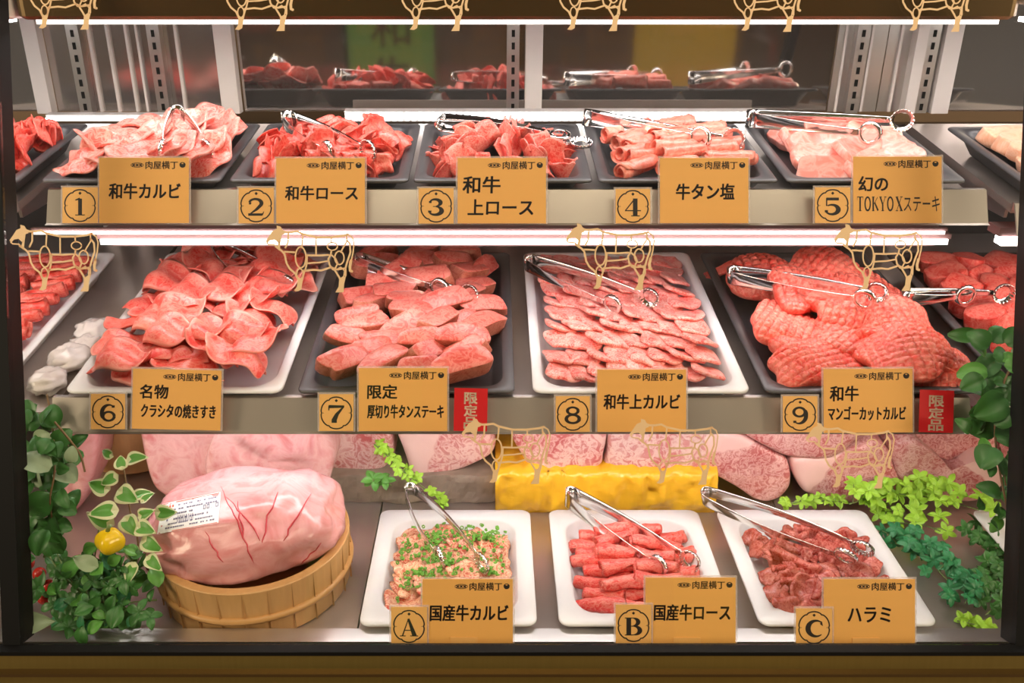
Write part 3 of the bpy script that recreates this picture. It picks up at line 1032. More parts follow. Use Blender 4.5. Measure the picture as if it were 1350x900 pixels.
# A: marinated slices with chopped scallions
T = TRAYS['BA']
ms = [g_wave(.060, .044, .0050, M['m_marinade'], 151 + i, .9, .12) for i in range(6)]
rows(T, 'marinated_slice', ms, 'marinated beef slice', 'the white tray behind card A', 'marinated slices behind card A', 4, lin(-.070, .066, 9), .134, heap(.006, .2, .2), tilt=.42, jyaw=.4, jt=.24, jz=.004, smin=.8, smax=1.0)
g = G()
for i in range(430):
    cl = RNG.choice(((-.04, .03), (.02, .05), (.045, -.01), (-.02, -.01), (0, .0), (-.05, -.03), (.05, .05), (-.02, .055)))
    x, y = (cl[0] + RNG.gauss(0, .014), cl[1] + RNG.gauss(0, .012)) if i % 4 else (RNG.uniform(-.066, .066), RNG.uniform(-.075, .075))
    if abs(x) > .072 or abs(y) > .082:
        continue
    R = Euler((RNG.uniform(-.8, .8), RNG.uniform(-.8, .8), RNG.uniform(0, 6))).to_matrix()
    c = Vector((x, y, .029 + heap(.006, .2, .2)(x, y) + RNG.uniform(-.004, .003)))
    r, hh = RNG.uniform(.0017, .0031), RNG.uniform(.0012, .0035)
    g.loft([[c + R @ Vector((r * q * math.cos(a), r * q * math.sin(a), z)) for a in (0, 1.05, 2.09, 3.14, 4.19, 5.24)] for q, z in ((1, 0), (1, hh), (.6, hh), (.6, 0))], False, False)
sc = link('chopped_scallions', g.mesh('chopped_scallions', M['scallion']), None, T['M'])
tag(sc, 'chopped green scallions scattered over the marinated beef', 'scallions', kind='stuff')
# B: deep red rolls
T = TRAYS['BB']
ms = [g_roll(.055, .0095, .0030, M['m_roll'], 161 + i, 1.4, .18, .10, RNG.uniform(-1, 1)) for i in range(6)]
rows(T, 'beef_roll', ms, 'deep red beef roll', 'the white tray behind card B', 'red rolls behind card B', 3, lin(-.078, .062, 8), .138, heap(.014, .12, .13), yaw=-.15, jyaw=.25, jt=.12, smin=.9, smax=1.1, stag=.006, cat='meat roll', zfoot=.005)
rows(T, 'beef_roll', ms, 'deep red roll lying on top', 'the pile behind card B', 'red rolls behind card B', 2, lin(-.05, .055, 5), .085, heap(.014, .12, .13), yaw=.1, jyaw=.3, jt=.12, smin=.9, smax=1.05, cat='meat roll', zfoot=.020)
# C: small dark slices
T = TRAYS['BC']
ms = [g_wave(.036, .026, .0060, M['m_harami'], 171 + i, 1.6, .12, .9, 12, .6) for i in range(6)]
rows(T, 'skirt_slice', ms, 'dark skirt meat slice', 'the white tray behind card C', 'dark slices behind card C', 6, lin(-.078, .062, 11), .142, heap(.020, .12, .13), tilt=.62, jyaw=1.0, jt=.35, jz=.006, smin=.80, smax=1.15, stag=.006)
# the neighbours
T = TRAYS['TL']
ms = [g_fold(.080, .044, .003, M['m_rosu'], 181 + i, .007, 0, 1.3, .14, 1, .4) for i in range(3)]
rows(T, 'beef_slice', ms, 'crumpled red slice', 'the tray at the upper left edge', 'red slices at the upper left edge', 3, lin(-.070, .062, 8), .08, lambda x, y: .018, tilt=.45, jyaw=1.0, jt=.4, stag=0, jx=.006, xoff=.045)
T = TRAYS['ML']
ms = [g_roll(.060, .011, .003, M['m_rosu'], 191 + i, 1.4, .2) for i in range(4)]
rows(T, 'beef_roll', ms, 'rolled red slice', 'the white tray at the left edge', 'red rolls at the left edge', 2, lin(-.15, .16, 13), .12, lambda x, y: .014, yaw=.2, jyaw=.2, jt=.12, cat='meat roll', xoff=.045)
T = TRAYS['TR']
ms = [g_block(.075, .050, .018, M['m_chicken'], 201 + i, .14, .9, sag=1.5) for i in range(3)]
rows(T, 'meat_piece', ms, 'thick orange pink piece', 'the tray at the upper right edge', 'orange pink pieces at the upper right', 3, lin(-.06, .06, 5), .13, lambda x, y: .012, tilt=.3, jyaw=.6, jt=.3, cat='meat piece')
T = TRAYS['MR']
ms = [g_block(.058, .042, .024, M['m_rosu'], 211 + i, .12, .6, sag=1.0) for i in range(4)]
rows(T, 'meat_chunk', ms, 'red meat chunk', 'the black tray at the right edge', 'red chunks at the right edge', 4, lin(-.14, .15, 8), .19, lambda x, y: .014, tilt=.3, jyaw=1.0, jt=.4, cat='meat piece')
T = TRAYS['BR']
ms = [g_block(.036, .027, .007, M['m_dark'], 221 + i, .13, .7, sag=2.0) for i in range(3)]
rows(T, 'skirt_slice', ms, 'dark red slice', 'the white tray at the right edge', 'dark slices at the right edge', 4, lin(-.06, .06, 6), .13, lambda x, y: .010, tilt=.3, jyaw=1.0, jt=.3)
from mathutils.noise import noise as nz3
# ------------------------------------------------------------------ large joints, tub, stone and cloth on the deck
def lump3(x, y, z, amp, seed):
    n = nz3(Vector((x * 22 + seed, y * 22, z * 22))) * amp * 2.2 + nz3(Vector((x * 70, y * 70 + seed, z * 70))) * amp * .5
    m = nz3(Vector((x * 18 - seed, y * 18 + 7, z * 18))) * amp * 2.0
    return (x + m * (1 if y > .015 else .3), y + n, z + m * (1 if z > .006 else 0))


def loaf(name, pts, y, depth, mat, label, zmin=None, cat='meat joint', lean=0.0, group=None, r=.014, back=.82, seed=0, amp=.002, gname=None):
    """block of meat whose cut face has the outline pts (pixels) in the upright plane y, going back by depth"""
    P = [on_y(px, py, y) for px, py in pts]
    # Catmull-Rom round the outline
    n = len(P)
    C = []
    for i in range(n):
        p0, p1, p2, p3 = P[i - 1], P[i], P[(i + 1) % n], P[(i + 2) % n]
        for k in range(6):
            t = k / 6
            C.append(.5 * ((2 * p1) + (p2 - p0) * t + (2 * p0 - 5 * p1 + 4 * p2 - p3) * t * t + (3 * p1 - p0 - 3 * p2 + p3) * t ** 3))
    cx = sum(p.x for p in C) / len(C); cz = sum(p.z for p in C) / len(C)
    base = min(p.z for p in C)
    rs = np.random.RandomState(seed)
    g = G()
    rings = []
    for yo, k in ((0, .12), (0, .3), (0, .48), (0, .64), (0, .78), (.001, .88), (.004, .945), (.010, .985), (.02, 1.0), (depth * .4, 1.0), (depth * .7, .97), (depth - .02, back), (depth - .005, back * .9), (depth, back * .6)):
        a = amp * 3
        rings.append([lump3((p.x - cx) * k, yo + lean * (p.z - base), (p.z - cz) * k + cz - base, amp, seed) for p in C])
    g.loft(rings)
    o = link(name, g.mesh(name, mat), None, Matrix.Translation((cx, y, max(base, DECKZ + .002))))
    sub(o, 1)
    return tag(o, label, cat, group)


# stone slab with two marbled joints
st = G()
sp0, sp1 = on_z(434, 664, DECKZ), on_z(655, 668, DECKZ)
outl = []
top = on_y(560, 628, sp0.y).z
cxs, cys = (sp0.x + sp1.x) / 2, sp0.y + .08
sw, sd, shh = sp1.x - sp0.x, .16, top - DECKZ
base_ring = rrect(sw, sd, .006, 0, 2)
dense = []
for i in range(len(base_ring)):
    a_, b_ = Vector(base_ring[i]), Vector(base_ring[(i + 1) % len(base_ring)])
    m_ = max(1, int((b_ - a_).length / .006))
    dense += [a_.lerp(b_, k / m_) for k in range(m_)]
rings = []
for z, k in ((0, .97), (.003, .99), (.2, 1.0), (.4, 1), (.6, 1), (.8, .998), (.94, .99), (1, .975)):
    zz = z * shh if z > .01 else z
    ring = []
    for p in dense:
        n_ = nz3(Vector((p.x * 25, p.y * 25, zz * 40))) * .006 + nz3(Vector((p.x * 90, p.y * 90, zz * 120))) * .0022
        l_ = Vector((p.x * .2, p.y, 0)).normalized()
        ring.append((p.x * k + l_.x * n_, p.y * k + l_.y * n_, zz + (nz3(Vector((p.x * 30, 4, 2))) * .004 if z < .9 and z > 0 else 0) * (1 - z)))
    rings.append(ring)
st.loft(rings)
o = link('stone_slab', st.mesh('stone_slab', M['stone'], False), None, Matrix.Translation((cxs, cys, DECKZ + .0008)))
tag(o, 'rough grey brown stone slab under two marbled beef joints', 'stone slab')
STZ = top
BK1 = blockmat('marbled_joint_left', (-.3, 0, -1), .5)
yb = sp0.y + .012
loaf('beef_joint', [(430, 560), (470, 555), (512, 562), (520, 600), (505, 622), (470, 633), (438, 622), (426, 590)], yb + .01, .13, blockmat('marbled_joint_a', (-1, 0, .3), .5, am=.8, sc=60, red=(.62, .13, .14), fat=(.93, .66, .62)), 'pale marbled beef joint on the left end of the stone slab', 'x', seed=1)
loaf('beef_joint', [(522, 565), (560, 556), (610, 556), (646, 562), (652, 598), (618, 616), (580, 630), (553, 638), (536, 610)], yb, .14, blockmat('marbled_joint_b', (-1, 0, .35), .035, am=.75, sc=60, red=(.60, .12, .13)), 'marbled beef joint with white fat edge on the stone slab right end', seed=2)
# yellow wrapped board with two joints
q0, q1 = on_z(653, 676, DECKZ), on_z(944, 682, DECKZ)
topz = on_y(800, 618, q0.y + .01).z
g = rbox(q1.x - q0.x, .17, topz - DECKZ, .010, .008, 8)
v = []
g2 = G()
NX, NZ = 110, 10
prof = [(0, 0), (-.003, .12), (-.004, .26), (-.004, .4), (-.003, .54), (-.003, .68), (-.001, .82), (.003, .93), (.010, .99), (.02, 1.0), (.05, 1.0), (.08, 1.0), (.15, 1.0), (.165, .9), (.168, 0)]
rings = []
for i in range(NX + 1):
    u = i / NX
    rw = []
    for yo, h in prof:
        wob = .008 * nz3(Vector((u * 14 + h * 2, h * 5, yo * 20))) + .007 * nz3(Vector((u * 30 - h * 6, h * 12 + 3, yo * 30)))
        rw.append(((u - .5) * (q1.x - q0.x), yo + (wob if h > .05 and yo < .1 else 0), (topz - DECKZ) * h + (wob * .6 if h > .8 else 0)))
    rings.append(rw)
g2.loft(rings, m=0)
o = link('wrapped_board', g2.mesh('wrapped_board', M['cloth']), None, Matrix.Translation(((q0.x + q1.x) / 2, q0.y, DECKZ + .0008)))
tag(o, 'wrinkled bright yellow wrapped board under two marbled joints', 'board')
yy = q0.y + .018
loaf('beef_joint', [(672, 566), (720, 556), (770, 556), (802, 562), (798, 600), (790, 617), (745, 622), (708, 631), (690, 610)], yy, .13, blockmat('marbled_joint_c', (-1, 0, .3), .5, am=.85, sc=70, red=(.60, .12, .13)), 'marbled beef joint on the left half of the yellow board', seed=3)
loaf('beef_joint', [(806, 566), (850, 556), (900, 556), (948, 562), (950, 600), (942, 622), (880, 624), (830, 630), (797, 626), (800, 600)], yy, .13, blockmat('marbled_joint_d', (-1, 0, .3), .5, am=.9, sc=60, red=(.64, .15, .16), fat=(.94, .68, .65)), 'pale marbled beef joint on the right half of the yellow board', seed=4)
# joints at the right, each with a cap of white fat
kw = dict(red=(.50, .10, .10), fat=(.90, .58, .54), am=.62, sc=100)
Y1 = on_z(990, 668, DECKZ).y
loaf('beef_joint', [(926, 572), (960, 566), (1010, 590), (1040, 606), (1044, 640), (1030, 660), (1004, 664), (968, 644), (938, 626), (928, 600)], Y1, .13, blockmat('marbled_joint_e', (-.25, 0, 1), .102, **kw), 'dark marbled joint with white fat top right of the yellow board', seed=5)
Y2 = on_z(1120, 668, DECKZ).y
loaf('beef_joint', [(1043, 612), (1062, 604), (1110, 598), (1160, 580), (1182, 616), (1190, 640), (1176, 664), (1120, 667), (1070, 658), (1052, 640)], Y2, .14, blockmat('marbled_joint_f', (-1, 0, .55), .060, **kw), 'marbled joint with white fat corner lying in the middle of the right row', seed=6)
loaf('beef_joint', [(970, 548), (1050, 545), (1130, 552), (1136, 580), (1100, 606), (1050, 606), (1010, 590), (975, 572)], Y2 - .004, .14, blockmat('marbled_joint_g', (0, 0, -1), .5, **kw), 'marbled joint stacked on top of two others under the lower shelf', seed=7)
Y3 = on_z(1250, 668, DECKZ).y
loaf('beef_joint', [(1176, 590), (1205, 578), (1240, 604), (1262, 622), (1300, 602), (1326, 616), (1326, 645), (1290, 664), (1236, 662), (1200, 646), (1180, 620)], Y3, .16, blockmat('marbled_joint_h', (.8, 0, 1), .085, **kw), 'marbled joint with two lobes behind the lime green sprigs', seed=8)
loaf('beef_joint', [(1160, 560), (1230, 552), (1300, 556), (1322, 585), (1312, 604), (1262, 612), (1230, 600), (1190, 584)], Y3 + .03, .13, blockmat('marbled_joint_i', (.3, 0, 1), .060, **kw), 'dark joint lying behind the two-lobed joint at the right', seed=9)
loaf('beef_joint', [(1322, 560), (1380, 556), (1400, 600), (1380, 660), (1340, 655), (1326, 620)], Y3 + .02, .14, blockmat('marbled_joint_j', (.3, 0, 1), .5, **kw), 'marbled joint half hidden by the right hanging ivy', seed=10)

# pale wrapped slab behind the tub
bp = on_z(310, 690, DECKZ)
o = loaf('wrapped_slab', [(186, 575), (225, 562), (270, 560), (306, 566), (300, 620), (296, 670), (250, 690), (210, 670), (192, 620)], bp.y + .035, .15, M['m_wrap2'], 'pale shrink-wrapped slab of meat behind the left half of the wooden tub', seed=11, amp=.004)
o = loaf('wrapped_slab', [(276, 596), (300, 572), (350, 560), (410, 562), (434, 600), (440, 632), (424, 660), (350, 690), (290, 680), (268, 640)], bp.y + .015, .16, M['m_wrap2'], 'pale shrink-wrapped joint behind the right half of the wooden tub', seed=12, amp=.005)

# wooden tub
tb = on_z(338, 790, DECKZ)
TUBH = .072
R0 = 125.0 / FPX * ((on_z(338, 720, DECKZ + .05) - CAM).dot(ray(CX, CY)) / ray(CX, CY).length)
tubc = Vector((on_z(337, 720, DECKZ + .05).x, on_z(337, 720, DECKZ + .05).y, DECKZ))
# centre so that the rim's right and left ends fall at 463 and 211
tub = thing('wooden_tub', 'round pale wooden tub with hoop holding the wrapped meat', 'tub', Matrix.Translation(tubc + Vector((0, 0, .0008))))


def lathe(prof, n=64):
    g = G()
    rings = [[(r * math.cos(2 * PI * k / n), r * math.sin(2 * PI * k / n), z) for k in range(n)] for r, z in prof]
    return g.loft(rings)


link('staves', lathe([(R0 - .008, 0), (R0 - .005, .001), (R0 - .001, TUBH - .001), (R0 - .002, TUBH), (R0 - .012, TUBH), (R0 - .013, TUBH - .001), (R0 - .015, .010), (.001, .010)]).mesh('staves', M['wood'], False), tub)
link('hoop', lathe([(R0 - .004, .026), (R0 + .0005, .027), (R0 + .0020, .031), (R0 + .0008, .0345), (R0 - .003, .035)]).mesh('hoop', M['hoop']), tub)
g = G()
for k in range(26):
    a = 2 * PI * k / 26
    g.box(((R0 - .0022) * math.cos(a), (R0 - .0022) * math.sin(a), TUBH / 2), (.0022, .0006, TUBH * .96), Matrix.Rotation(a, 3, 'Z'))
link('stave_seams', g.mesh('stave_seams', M['seam'], False), tub)
# the wrapped lump in it
rs = np.random.RandomState(3)
lc = Vector((tubc.x - .010, tubc.y - .004, DECKZ + .090))
A, B, Cc = .120, .098, .054
g = G()
nu, nv = 72, 40


def lump(th, ph, k=1.0):
    d = Vector((math.cos(ph) * math.cos(th), math.cos(ph) * math.sin(th), math.sin(ph)))
    sx = math.copysign(abs(d.x) ** .82, d.x); sy = math.copysign(abs(d.y) ** .85, d.y); sz = math.copysign(abs(d.z) ** .80, d.z)
    x, y, z = A * sx, B * sy, Cc * sz
    if d.x > 0:
        z *= 1 - .10 * d.x
    n = .010 * nz3(d * 1.6 + Vector((3, 1, 5))) + .004 * nz3(d * 4.0) + .0012 * nz3(d * 11.0)
    f = (1 + n / .07) * k
    return Vector((x * f, y * f, z * f))


rings = [[lump(2 * PI * i / nu, -PI / 2 + PI * (j + .5) / nv) for i in range(nu)] for j in range(nv)]
g.loft(rings)
LM = Matrix.Translation(lc) @ Euler((math.radians(-4), math.radians(-5), .08)).to_matrix().to_4x4()
wl = tag(link('wrapped_meat', g.mesh('wrapped_meat', M['m_wrap']), None, LM), 'big pink shrink-wrapped lump of meat resting in the round wooden tub', 'meat joint')


def lump_px(px, py, k=1.002):
    """point on the lump under a pixel"""
    Mi = LM.inverted()
    o = Mi @ CAM
    d = (Mi.to_3x3() @ ray(px, py)).normalized()
    best = None
    for t in np.linspace(1.0, 1.6, 3000):
        p = o + d * float(t)
        th = math.atan2(math.copysign((abs(p.y) / B) ** (1 / .85), p.y), math.copysign((abs(p.x) / A) ** (1 / .82), p.x))
        q = math.hypot((abs(p.y) / B) ** (1 / .85), (abs(p.x) / A) ** (1 / .82))
        ph = math.atan2(math.copysign((abs(p.z) / Cc) ** (1 / .80), p.z), q)
        s = lump(th, ph, k)
        if p.length <= s.length:
            return p
    return None


# blood lines under the film
for pl in ([(290, 640), (305, 672), (318, 700), (330, 735), (338, 745)], [(300, 655), (330, 690), (345, 720)], [(365, 648), (350, 690), (345, 735)], [(410, 650), (385, 690), (370, 720)], [(425, 715), (405, 735), (390, 752)],
           [(312, 660), (318, 690), (322, 720)], [(270, 700), (285, 728), (298, 745)]):
    P = []
    for i in range(len(pl) - 1):
        for k in range(4):
            t = k / 4
            p = lump_px(pl[i][0] + (pl[i + 1][0] - pl[i][0]) * t + RNG.uniform(-2, 2), pl[i][1] + (pl[i + 1][1] - pl[i][1]) * t, 1.001)
            if p is not None:
                P.append(p)
    if len(P) > 2:
        link('blood_line', G().tube(P, [.0002 + .0009 * math.sin(PI * (i + .3) / len(P)) for i in range(len(P))], 6).mesh('blood_line', M['m_vein']), wl)
# its price sticker
g = G()
quad = [(207, 704), (288, 689), (291, 648), (214, 664)]
NU, NV = 14, 7


def stk(u, v, k):
    a = Vector(quad[0]).lerp(Vector(quad[1]), u)
    b = Vector(quad[3]).lerp(Vector(quad[2]), u)
    p = a.lerp(b, v)
    return lump_px(p.x, p.y, k)


okst = all(stk(u, v, 1.006) is not None for u in (0, .5, 1) for v in (0, 1))
if okst:
    grid = [[stk(i / NU, j / NV, 1.008) for i in range(NU + 1)] for j in range(NV + 1)]
    vs = [p for r in grid for p in r]
    fs = [(j * (NU + 1) + i, j * (NU + 1) + i + 1, (j + 1) * (NU + 1) + i + 1, (j + 1) * (NU + 1) + i) for j in range(NV) for i in range(NU)]
    stick = link('price_sticker', mk('price_sticker', vs, fs, M['paper']), wl)
    stick['label'] = 'white printed sticker'
    g = G(); gr = G()

    def patch(G_, u0, u1, v0, v1):
        ns = 4
        vv = [stk(u0 + (u1 - u0) * i / ns, v, 1.013) for v in (v0, v1) for i in range(ns + 1)]
        if all(p is not None for p in vv):
            G_.add(vv, [(i, i + 1, ns + 2 + i, ns + 1 + i) for i in range(ns)])
    for u0, u1, v0, v1 in ((.02, .98, .965, .985), (.02, .98, .015, .035)):
        patch(gr, u0, u1, v0, v1)
    for i in range(3):
        patch(gr, .08 + .05 * i, .11 + .05 * i, .82, .9)
    for r, (v0, hgt) in enumerate(((.83, .05), (.70, .05), (.55, .06), (.38, .06), (.24, .05), (.12, .05))):
        u = .12 if r else .28
        while u < .92:
            wd = RNG.uniform(.02, .05)
            if not (r == 2 and .62 < u < .95) and RNG.random() < .72:
                patch(g, u, u + wd * .8, v0, v0 + hgt)
            u += wd
    for i in range(14):
        patch(g, .30 + i * .02, .30 + i * .02 + RNG.uniform(.005, .012), .26, .50)
    # the date 20. 2
    for u in (.72, .78, .93):
        patch(g, u, u + .045, .66, .69); patch(g, u, u + .045, .54, .57); patch(g, u, u + .012, .54, .69); patch(g, u + .033, u + .045, .54, .69)
    patch(g, .85, .86, .54, .56)
    link('print', g.mesh('print', M['inkblue'], False), stick)
    link('red_border', gr.mesh('red_border', M['inkred'], False), stick)

# left wrapped piece and wooden bowl rim behind it
pl = on_z(98, 690, DECKZ)
loaf('wrapped_piece', [(62, 575), (95, 565), (126, 575), (127, 610), (118, 650), (100, 682), (80, 684), (64, 640)], pl.y + .01, .10, M['m_wrap'], 'narrow pink wrapped piece of meat behind the left hanging ivy', seed=13)
wb = on_z(150, 640, DECKZ)
bw_ = tag(link('wooden_bowl', lathe([(.05, 0), (.075, .01), (.085, .085), (.087, .09), (.080, .088), (.07, .012), (.001, .010)], 40).mesh('wooden_bowl', M['wood']), None, Matrix.Translation((wb.x + .01, wb.y + .09, DECKZ + .0008))), 'wooden bowl in shadow behind the variegated ivy', 'bowl')

# crumpled film beside tray six, on the shelf below
for i, (px, py, r) in enumerate(((122, 432, .020), (92, 470, .022), (62, 500, .020), (112, 452, .018))):
    p = on_frame(MID, px, py, ZP['M'] + .015)
    rs = np.random.RandomState(60 + i)
    g = G()
    rings = []
    for j in range(18):
        ph = PI * (j + .5) / 18 - PI / 2
        row = []
        for k in range(28):
            d_ = Vector((math.cos(ph) * math.cos(2 * PI * k / 28), math.cos(ph) * math.sin(2 * PI * k / 28), math.sin(ph)))
            q_ = r * (1 + .30 * nz3(d_ * 2 + Vector((i * 7, 0, 0))) + .22 * abs(nz3(d_ * 5 + Vector((0, i * 5, 0)))))
            row.append((d_.x * q_ * 1.1, d_.y * q_ * 1.2, d_.z * q_ * .6))
        rings.append(row)
    g.loft(rings)
    o = link('film_bundle', g.mesh('film_bundle', M['film']), None, MID @ Matrix.Translation((p.x, p.y, ZP['M'] + r * .62)))
    tag(o, ('rear white film bundle between the left shelves', 'middle white film bundle between the left shelves', 'front white film bundle between the left shelves', 'small white film bundle touching the rear bundle at left')[i], 'film')
# ------------------------------------------------------------------ cards
def text_mesh(body, off=.012, res=3):
    cu = bpy.data.curves.new('lettering', 'FONT')
    cu.body = body
    cu.size = 1
    cu.offset = off
    cu.resolution_u = res
    o = bpy.data.objects.new('lettering', cu)
    COL.objects.link(o)
    dg = bpy.context.evaluated_depsgraph_get()
    me = bpy.data.meshes.new_from_object(o.evaluated_get(dg), depsgraph=dg)
    v = np.array([tuple(x.co) for x in me.vertices])
    f = [tuple(p.vertices) for p in me.polygons]
    bpy.data.objects.remove(o); bpy.data.curves.remove(cu); bpy.data.meshes.remove(me)
    return v, f


def fit(v, x0, y0, x1, y1, z, shear=0.0):
    v = v.copy()
    a, b = v.min(0), v.max(0)
    v[:, 0] = x0 + (v[:, 0] - a[0]) / (b[0] - a[0]) * (x1 - x0)
    v[:, 1] = y0 + (v[:, 1] - a[1]) / (b[1] - a[1]) * (y1 - y0)
    v[:, 0] += shear * (v[:, 1] - y0)
    v[:, 2] = z
    return v


def brush(pts, close=False):
    """polygon ribbon through (x, y, width) points"""
    v, f = [], []
    n = len(pts)
    for i in range(n):
        x, y, w = pts[i]
        a = pts[(i - 1) % n] if (close or i) else pts[i]
        b = pts[(i + 1) % n] if (close or i < n - 1) else pts[i]
        dx, dy = b[0] - a[0], b[1] - a[1]
        l = math.hypot(dx, dy) or 1
        nx, ny = -dy / l * w / 2, dx / l * w / 2
        v += [(x + nx, y + ny, 0), (x - nx, y - ny, 0)]
    for i in range(n if close else n - 1):
        j = (i + 1) % n
        f.append((2 * i, 2 * i + 1, 2 * j + 1, 2 * j))
    return v, f


def arc(cx, cy, rx, ry, a0, a1, w0, w1=None, n=12, wm=None):
    """(x, y, w) along an arc, degrees; the width goes w0 -> wm -> w1"""
    w1 = w0 if w1 is None else w1
    out = []
    for i in range(n + 1):
        t = i / n
        a = math.radians(a0 + (a1 - a0) * t)
        w = w0 + (w1 - w0) * t
        if wm is not None:
            w += (wm - (w0 + w1) / 2) * math.sin(PI * t)
        out.append((cx + rx * math.cos(a), cy + ry * math.sin(a), w))
    return out


# serif figures, drawn in a box 0..0.66 x 0..1
GLY = {
    '1': [[(.36, .04, .19), (.36, .92, .19)], [(.12, .03, .05), (.60, .03, .05)], [(.12, .84, .05), (.36, .92, .12)]],
    '2': [arc(.32, .72, .22, .24, 170, -40, .08, .14, 14, .14) + [(.36, .36, .12), (.16, .14, .06), (.08, .06, .04)], [(.06, .07, .14), (.58, .07, .14)], [(.58, .06, .04), (.62, .24, .03)], [(.09, .72, .12), (.17, .70, .12)]],
    '3': [arc(.30, .75, .20, .21, 150, -80, .06, .06, 14, .17), arc(.30, .28, .24, .25, 85, -150, .06, .06, 16, .19), [(.22, .53, .05), (.36, .53, .05)], [(.07, .80, .13), (.17, .80, .13)], [(.04, .22, .13), (.16, .22, .13)]],
    '4': [[(.42, .04, .18), (.42, .97, .18)], [(.40, .95, .05), (.04, .32, .05)], [(.02, .31, .06), (.64, .31, .06)], [(.26, .03, .05), (.60, .03, .05)]],
    '5': [[(.10, .90, .16), (.56, .90, .16)], [(.11, .95, .05), (.11, .50, .05)], arc(.30, .30, .24, .27, 130, -150, .06, .06, 16, .18), [(.04, .20, .13), (.16, .20, .13)]],
    '6': [arc(.36, .48, .28, .45, 65, 180, .06, .16, 12, .15) + arc(.36, .40, .28, .36, 180, 215, .16, .14, 4), arc(.34, .29, .22, .25, 0, 360, .12, .12, 20, .12), [(.46, .84, .13), (.58, .84, .13)]],
    '7': [[(.06, .90, .17), (.62, .90, .12)], [(.60, .90, .05), (.36, .50, .14), (.26, .20, .19), (.26, .05, .19)], [(.07, .92, .04), (.07, .70, .04)]],
    '8': [arc(.33, .74, .19, .20, 0, 360, .11, .11, 20), arc(.33, .27, .23, .24, 0, 360, .13, .13, 20)],
    '9': [arc(.30, .50, .28, .45, -115, 0, .06, .16, 12, .15) + arc(.30, .58, .28, .36, 0, 35, .16, .14, 4), arc(.32, .69, .22, .25, 0, 360, .12, .12, 20, .12), [(.08, .14, .13), (.20, .14, .13)]],
    'A': [[(.36, .98, .10), (.64, .04, .21)], [(.36, .96, .04), (.10, .04, .06)], [(.18, .34, .05), (.52, .34, .05)], [(-.02, .03, .05), (.24, .03, .05)], [(.44, .03, .05), (.80, .03, .05)]],
    'B': [[(.16, .04, .19), (.16, .96, .19)], [(.0, .97, .05), (.36, .97, .05)], [(.0, .03, .05), (.36, .03, .05)], [(.2, .52, .05), (.36, .52, .05)], arc(.34, .75, .20, .21, 90, -90, .05, .05, 12, .18), arc(.36, .28, .25, .24, 90, -90, .05, .05, 12, .19)],
    'C': [arc(.42, .50, .34, .46, 50, 310, .05, .05, 24, .22), [(.64, .92, .04), (.68, .66, .04)], [(.60, .82, .08), (.66, .72, .08)]],
    'T': [[(.33, .03, .15), (.33, .96, .15)], [(.04, .96, .06), (.62, .96, .06)], [(.05, .98, .03), (.05, .76, .03)], [(.61, .98, .03), (.61, .76, .03)], [(.20, .03, .05), (.46, .03, .05)]],
    'O': [arc(.33, .5, .25, .45, 0, 360, .13, .13, 24)],
    'K': [[(.14, .03, .15), (.14, .97, .15)], [(.18, .46, .04), (.56, .95, .05)], [(.28, .58, .12), (.60, .04, .15)], [(.02, .03, .05), (.26, .03, .05)], [(.02, .97, .05), (.26, .97, .05)]],
    'Y': [[(.33, .03, .14), (.33, .48, .14)], [(.33, .44, .12), (.10, .96, .15)], [(.33, .44, .05), (.58, .96, .05)], [(.20, .03, .05), (.46, .03, .05)], [(.0, .97, .05), (.24, .97, .05)], [(.46, .97, .05), (.68, .97, .05)]],
    'X': [[(.10, .97, .16), (.58, .03, .16)], [(.56, .97, .05), (.10, .03, .05)], [(.0, .97, .05), (.26, .97, .05)], [(.42, .97, .05), (.68, .97, .05)], [(.0, .03, .05), (.24, .03, .05)], [(.40, .03, .05), (.70, .03, .05)]],
}


def glyphs(s, adv=.74):
    g = G()
    x = 0
    for ch in s:
        if ch == ' ':
            x += .12
            continue
        for k, st in enumerate(GLY[ch]):
            v, f = brush(st)
            g.add([(p[0] + x, p[1], .00002 * k) for p in v], f)
        x += adv
    return np.array(g.v), g.f


LOGO_V, LOGO_F = text_mesh('肉屋横丁', .0, 2)


def logo(g, x0, y0, x1, y1):
    w = x1 - x0
    h = y1 - y0
    for q in (0, .025, .05):
        g.add(fit(LOGO_V, x0 + w * .27 + q * h, y0 + q * h * .6, x0 + w * .86 + q * h, y1 - .03 * h + q * h * .6, .0007), LOGO_F)
    # ringed mark before it
    cx, cy, rx, ry = x0 + w * .12, (y0 + y1) / 2, w * .115, h * .27
    v, f = brush([(cx + rx * math.cos(a) * 1.0, cy + ry * math.sin(a), h * .07) for a in np.linspace(0, 2 * PI, 20, endpoint=False)], True)
    g.add([(p[0], p[1], .0007) for p in v], f)
    for k in (-.55, 0, .55):
        c = cx + rx * k
        s = h * .20
        for dx, dy in ((s, s), (s, -s)):
            v, f = brush([(c - dx * .8, cy - dy * .8, h * .13), (c + dx * .8, cy + dy * .8, h * .13)])
            g.add([(p[0], p[1], .00072) for p in v], f)
    # round emblem after it: a dark disc with two ears and a pale band
    cx, r = x0 + w * .95, w * .052
    v = [(cx + r * 1.05 * math.cos(a), cy + r * .95 * math.sin(a), .0007) for a in np.linspace(-PI * 1.12, .12 * PI, 18)]
    g.add(v, [tuple(range(18))])
    v, f = brush([(cx + r * 1.0 * math.cos(a), cy + r * .9 * math.sin(a), r * .28) for a in np.linspace(.1, PI - .1, 10)])
    g.add([(p[0], p[1], .0007) for p in v], f)
    for sx in (-1, 1):
        g.add([(cx + sx * r * .2, cy + r * .3, .0007), (cx + sx * r * .85, cy + r * .2, .0007), (cx + sx * r * .6, cy + r * .95, .0007)], [(0, 1, 2)])


